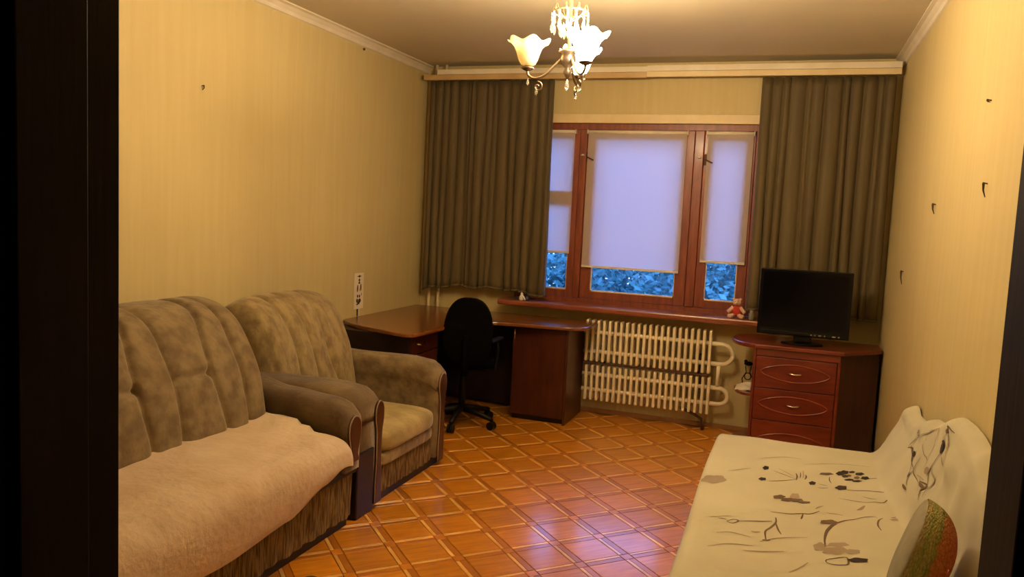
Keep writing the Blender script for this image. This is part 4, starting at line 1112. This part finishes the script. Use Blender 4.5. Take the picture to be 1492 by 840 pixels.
# card strip on the left wall above the desk
cdn = thing('picture_card', (XL + .004, 5.09, .75), 'narrow white card with black figures standing against the left wall on the desk', 'card')
zc0, zc1, ya, yb = .800, 1.065, 5.02, 5.15
obj('card', box(B(), XL + .002, XL + .006, ya, yb, zc0, zc1, .001), M['paper'], cdn)
obj('stick', box(B(), XL + .002, XL + .006, 5.066, 5.076, .747, zc0), M['ink'], cdn)
obj('stick', box(B(), XL + .002, XL + .006, 5.090, 5.102, .747, zc0), M['paper'], cdn)
def ell_yz(bm, yc, zc, ry, rz, rot=0, n=14):
    t = bmesh.new(); vs = []
    for k in range(n):
        a = 2 * PI * k / n; u, v = ry * math.cos(a), rz * math.sin(a)
        vs.append(t.verts.new((XL + .0068, yc + u * math.cos(rot) - v * math.sin(rot), zc + u * math.sin(rot) + v * math.cos(rot))))
    t.faces.new(vs); merge(bm, t)
bm = B()
ell_yz(bm, 5.085, 1.040, .032, .004); ell_yz(bm, 5.085, 1.040, .011, .010); ell_yz(bm, 5.085, 1.012, .011, .012); ell_yz(bm, 5.085, .992, .014, .008)
ell_yz(bm, 5.062, .952, .009, .028, -.12); ell_yz(bm, 5.108, .957, .009, .028, .0); ell_yz(bm, 5.085, .94, .003, .012)
ell_yz(bm, 5.065, .895, .010, .012); ell_yz(bm, 5.092, .893, .010, .012); ell_yz(bm, 5.060, .862, .013, .016); ell_yz(bm, 5.094, .860, .020, .016); ell_yz(bm, 5.082, .845, .016, .012); ell_yz(bm, 5.062, .835, .010, .008); ell_yz(bm, 5.118, .905, .004, .010)
obj('printed_figures', bm, M['ink'], cdn)
# nails and torn hook marks left in the walls
def nail(px, y, z, s, label, drop=.0):
    t = thing('wall_nail', (px, y, z), label, 'nail')
    d = 1 if px < 0 else -1
    bm = tube(B(), [(px, y, z), (px + d * .014, y, z + .002)], .0035 * s, 6); obj('shank', bm, M['nail'], t)
    bm = tube(B(), [(px + d * .013, y, z + .006 * s), (px + d * .013, y, z), (px + d * .011, y + .004, z - drop * .5), (px + d * .004, y + .001, z - drop)], [.004 * s, .006 * s, .004 * s, .002 * s], 6); obj('hook', bm, M['nail'], t)
nail(XL, 3.43, 2.137, .7, 'small dark nail high on the left wall above the sofa', .022)
nail(XL, 5.05, 2.66, 1.0, 'tiny nail close under the ceiling moulding of the left wall', .01)
nail(XR, 3.285, 2.035, .8, 'tiny dark nail highest on the right wall', .006)
nail(XR, 3.212, 1.735, .8, 'largest bent hook in the right wall, nearest the doorway', .048)
nail(XR, 4.265, 1.69, 1.0, 'bent dark hook in the middle of the right wall', .045)
nail(XR, 5.177, 1.32, 1.0, 'thin dark hook low on the right wall above the television corner', .075)
# slipper at the bottom edge
sl = thing('slipper', (-1.735, 2.59, 0), 'dark felt slipper on the parquet before the sofa, cut by the lower picture edge', 'slipper')
def slip(u, v):
    a = 2 * PI * u; L = .125; w = .048 * (1 + .12 * math.cos(a))
    r = math.sin(v * PI * .5); h = .052 * math.cos(v * PI * .5) * (1.0 if math.cos(a) > -.2 else .6)
    return Vector((-1.735 + w * r * math.cos(a + PI / 2), 2.590 + L * r * math.sin(a + PI / 2), .006 + h))
bm = B(); grid(bm, slip, 28, 10, True); bmesh.ops.remove_doubles(bm, verts=bm.verts, dist=1e-5)
obj('upper', bm, M['felt'], sl, smooth=True)
obj('sole', prism(B(), [(-1.735 + .052 * math.cos(2 * PI * k / 24), 2.590 + .130 * math.sin(2 * PI * k / 24)) for k in range(24)], 0, .010), M['black'], sl)

# ------------------------------------------------------------------ outside: ground and trees in the dusk
struct('ground', box(B(), -30, 26, D + .3, 60, -4.1, -4.0), M['lawn'], 'lawn below the window')
def tree(x, y, h, r, label, seed, n=13000, ls=.075):
    rn = random.Random(seed)
    t = thing('tree', (x, y, -4), label, 'tree', 'trees outside the window')
    obj('trunk', tube(B(), [(x, y, -4), (x + .05, y, -4 + h * .4), (x, y + .05, -4 + h * .75)], [.16, .12, .05], 8), M['bark'], t, smooth=True)
    bm = B()
    for k in range(n):
        while True:
            p = Vector((rn.uniform(-1, 1), rn.uniform(-1, 1), rn.uniform(-1, 1)))
            if .35 < p.length < 1: break
        c = Vector((x, y, -4 + h * .62)) + Vector((p.x * r, p.y * r, p.z * h * .40))
        a = Vector((rn.uniform(-1, 1), rn.uniform(-1, 1), rn.uniform(-.6, .6))).normalized(); b = a.cross(Vector((rn.uniform(-1, 1), rn.uniform(-1, 1), rn.uniform(-1, 1)))).normalized()
        s = ls * rn.uniform(.6, 1.3)
        q = [bm.verts.new(c - a * s), bm.verts.new(c + b * s * .45), bm.verts.new(c + a * s), bm.verts.new(c - b * s * .45)]
        bm.faces.new(q)
    obj('foliage', bm, M['leaf'], t, kind='stuff')
for i, (x, y) in enumerate(((-6.6, 13.0), (-3.72, 12.7), (-1.22, 12.9), (1.7, 12.9))):
    tree(x, y, 5.7, 1.42, ('front row tree outside, leftmost and hidden by the left curtain from the door', 'front row tree outside, behind the left sash and the left of the middle sash', 'front row tree outside, behind the right sash and the right of the middle sash', 'front row tree outside, rightmost, behind the right curtain')[i], 1 + i)
for i, (x, y) in enumerate(((-9.9, 17.4), (-6.6, 17.2), (-3.5, 17.0), (-.4, 17.2), (2.7, 17.4))):
    tree(x, y, 6.5, 1.48, ('back row tree outside, furthest left', 'back row tree outside, seen between the two leftmost front trees', 'back row tree outside, seen through the left part of the middle sash', 'back row tree outside, seen through the right part of the middle sash', 'back row tree outside, furthest right')[i], 10 + i, 8000, .11)
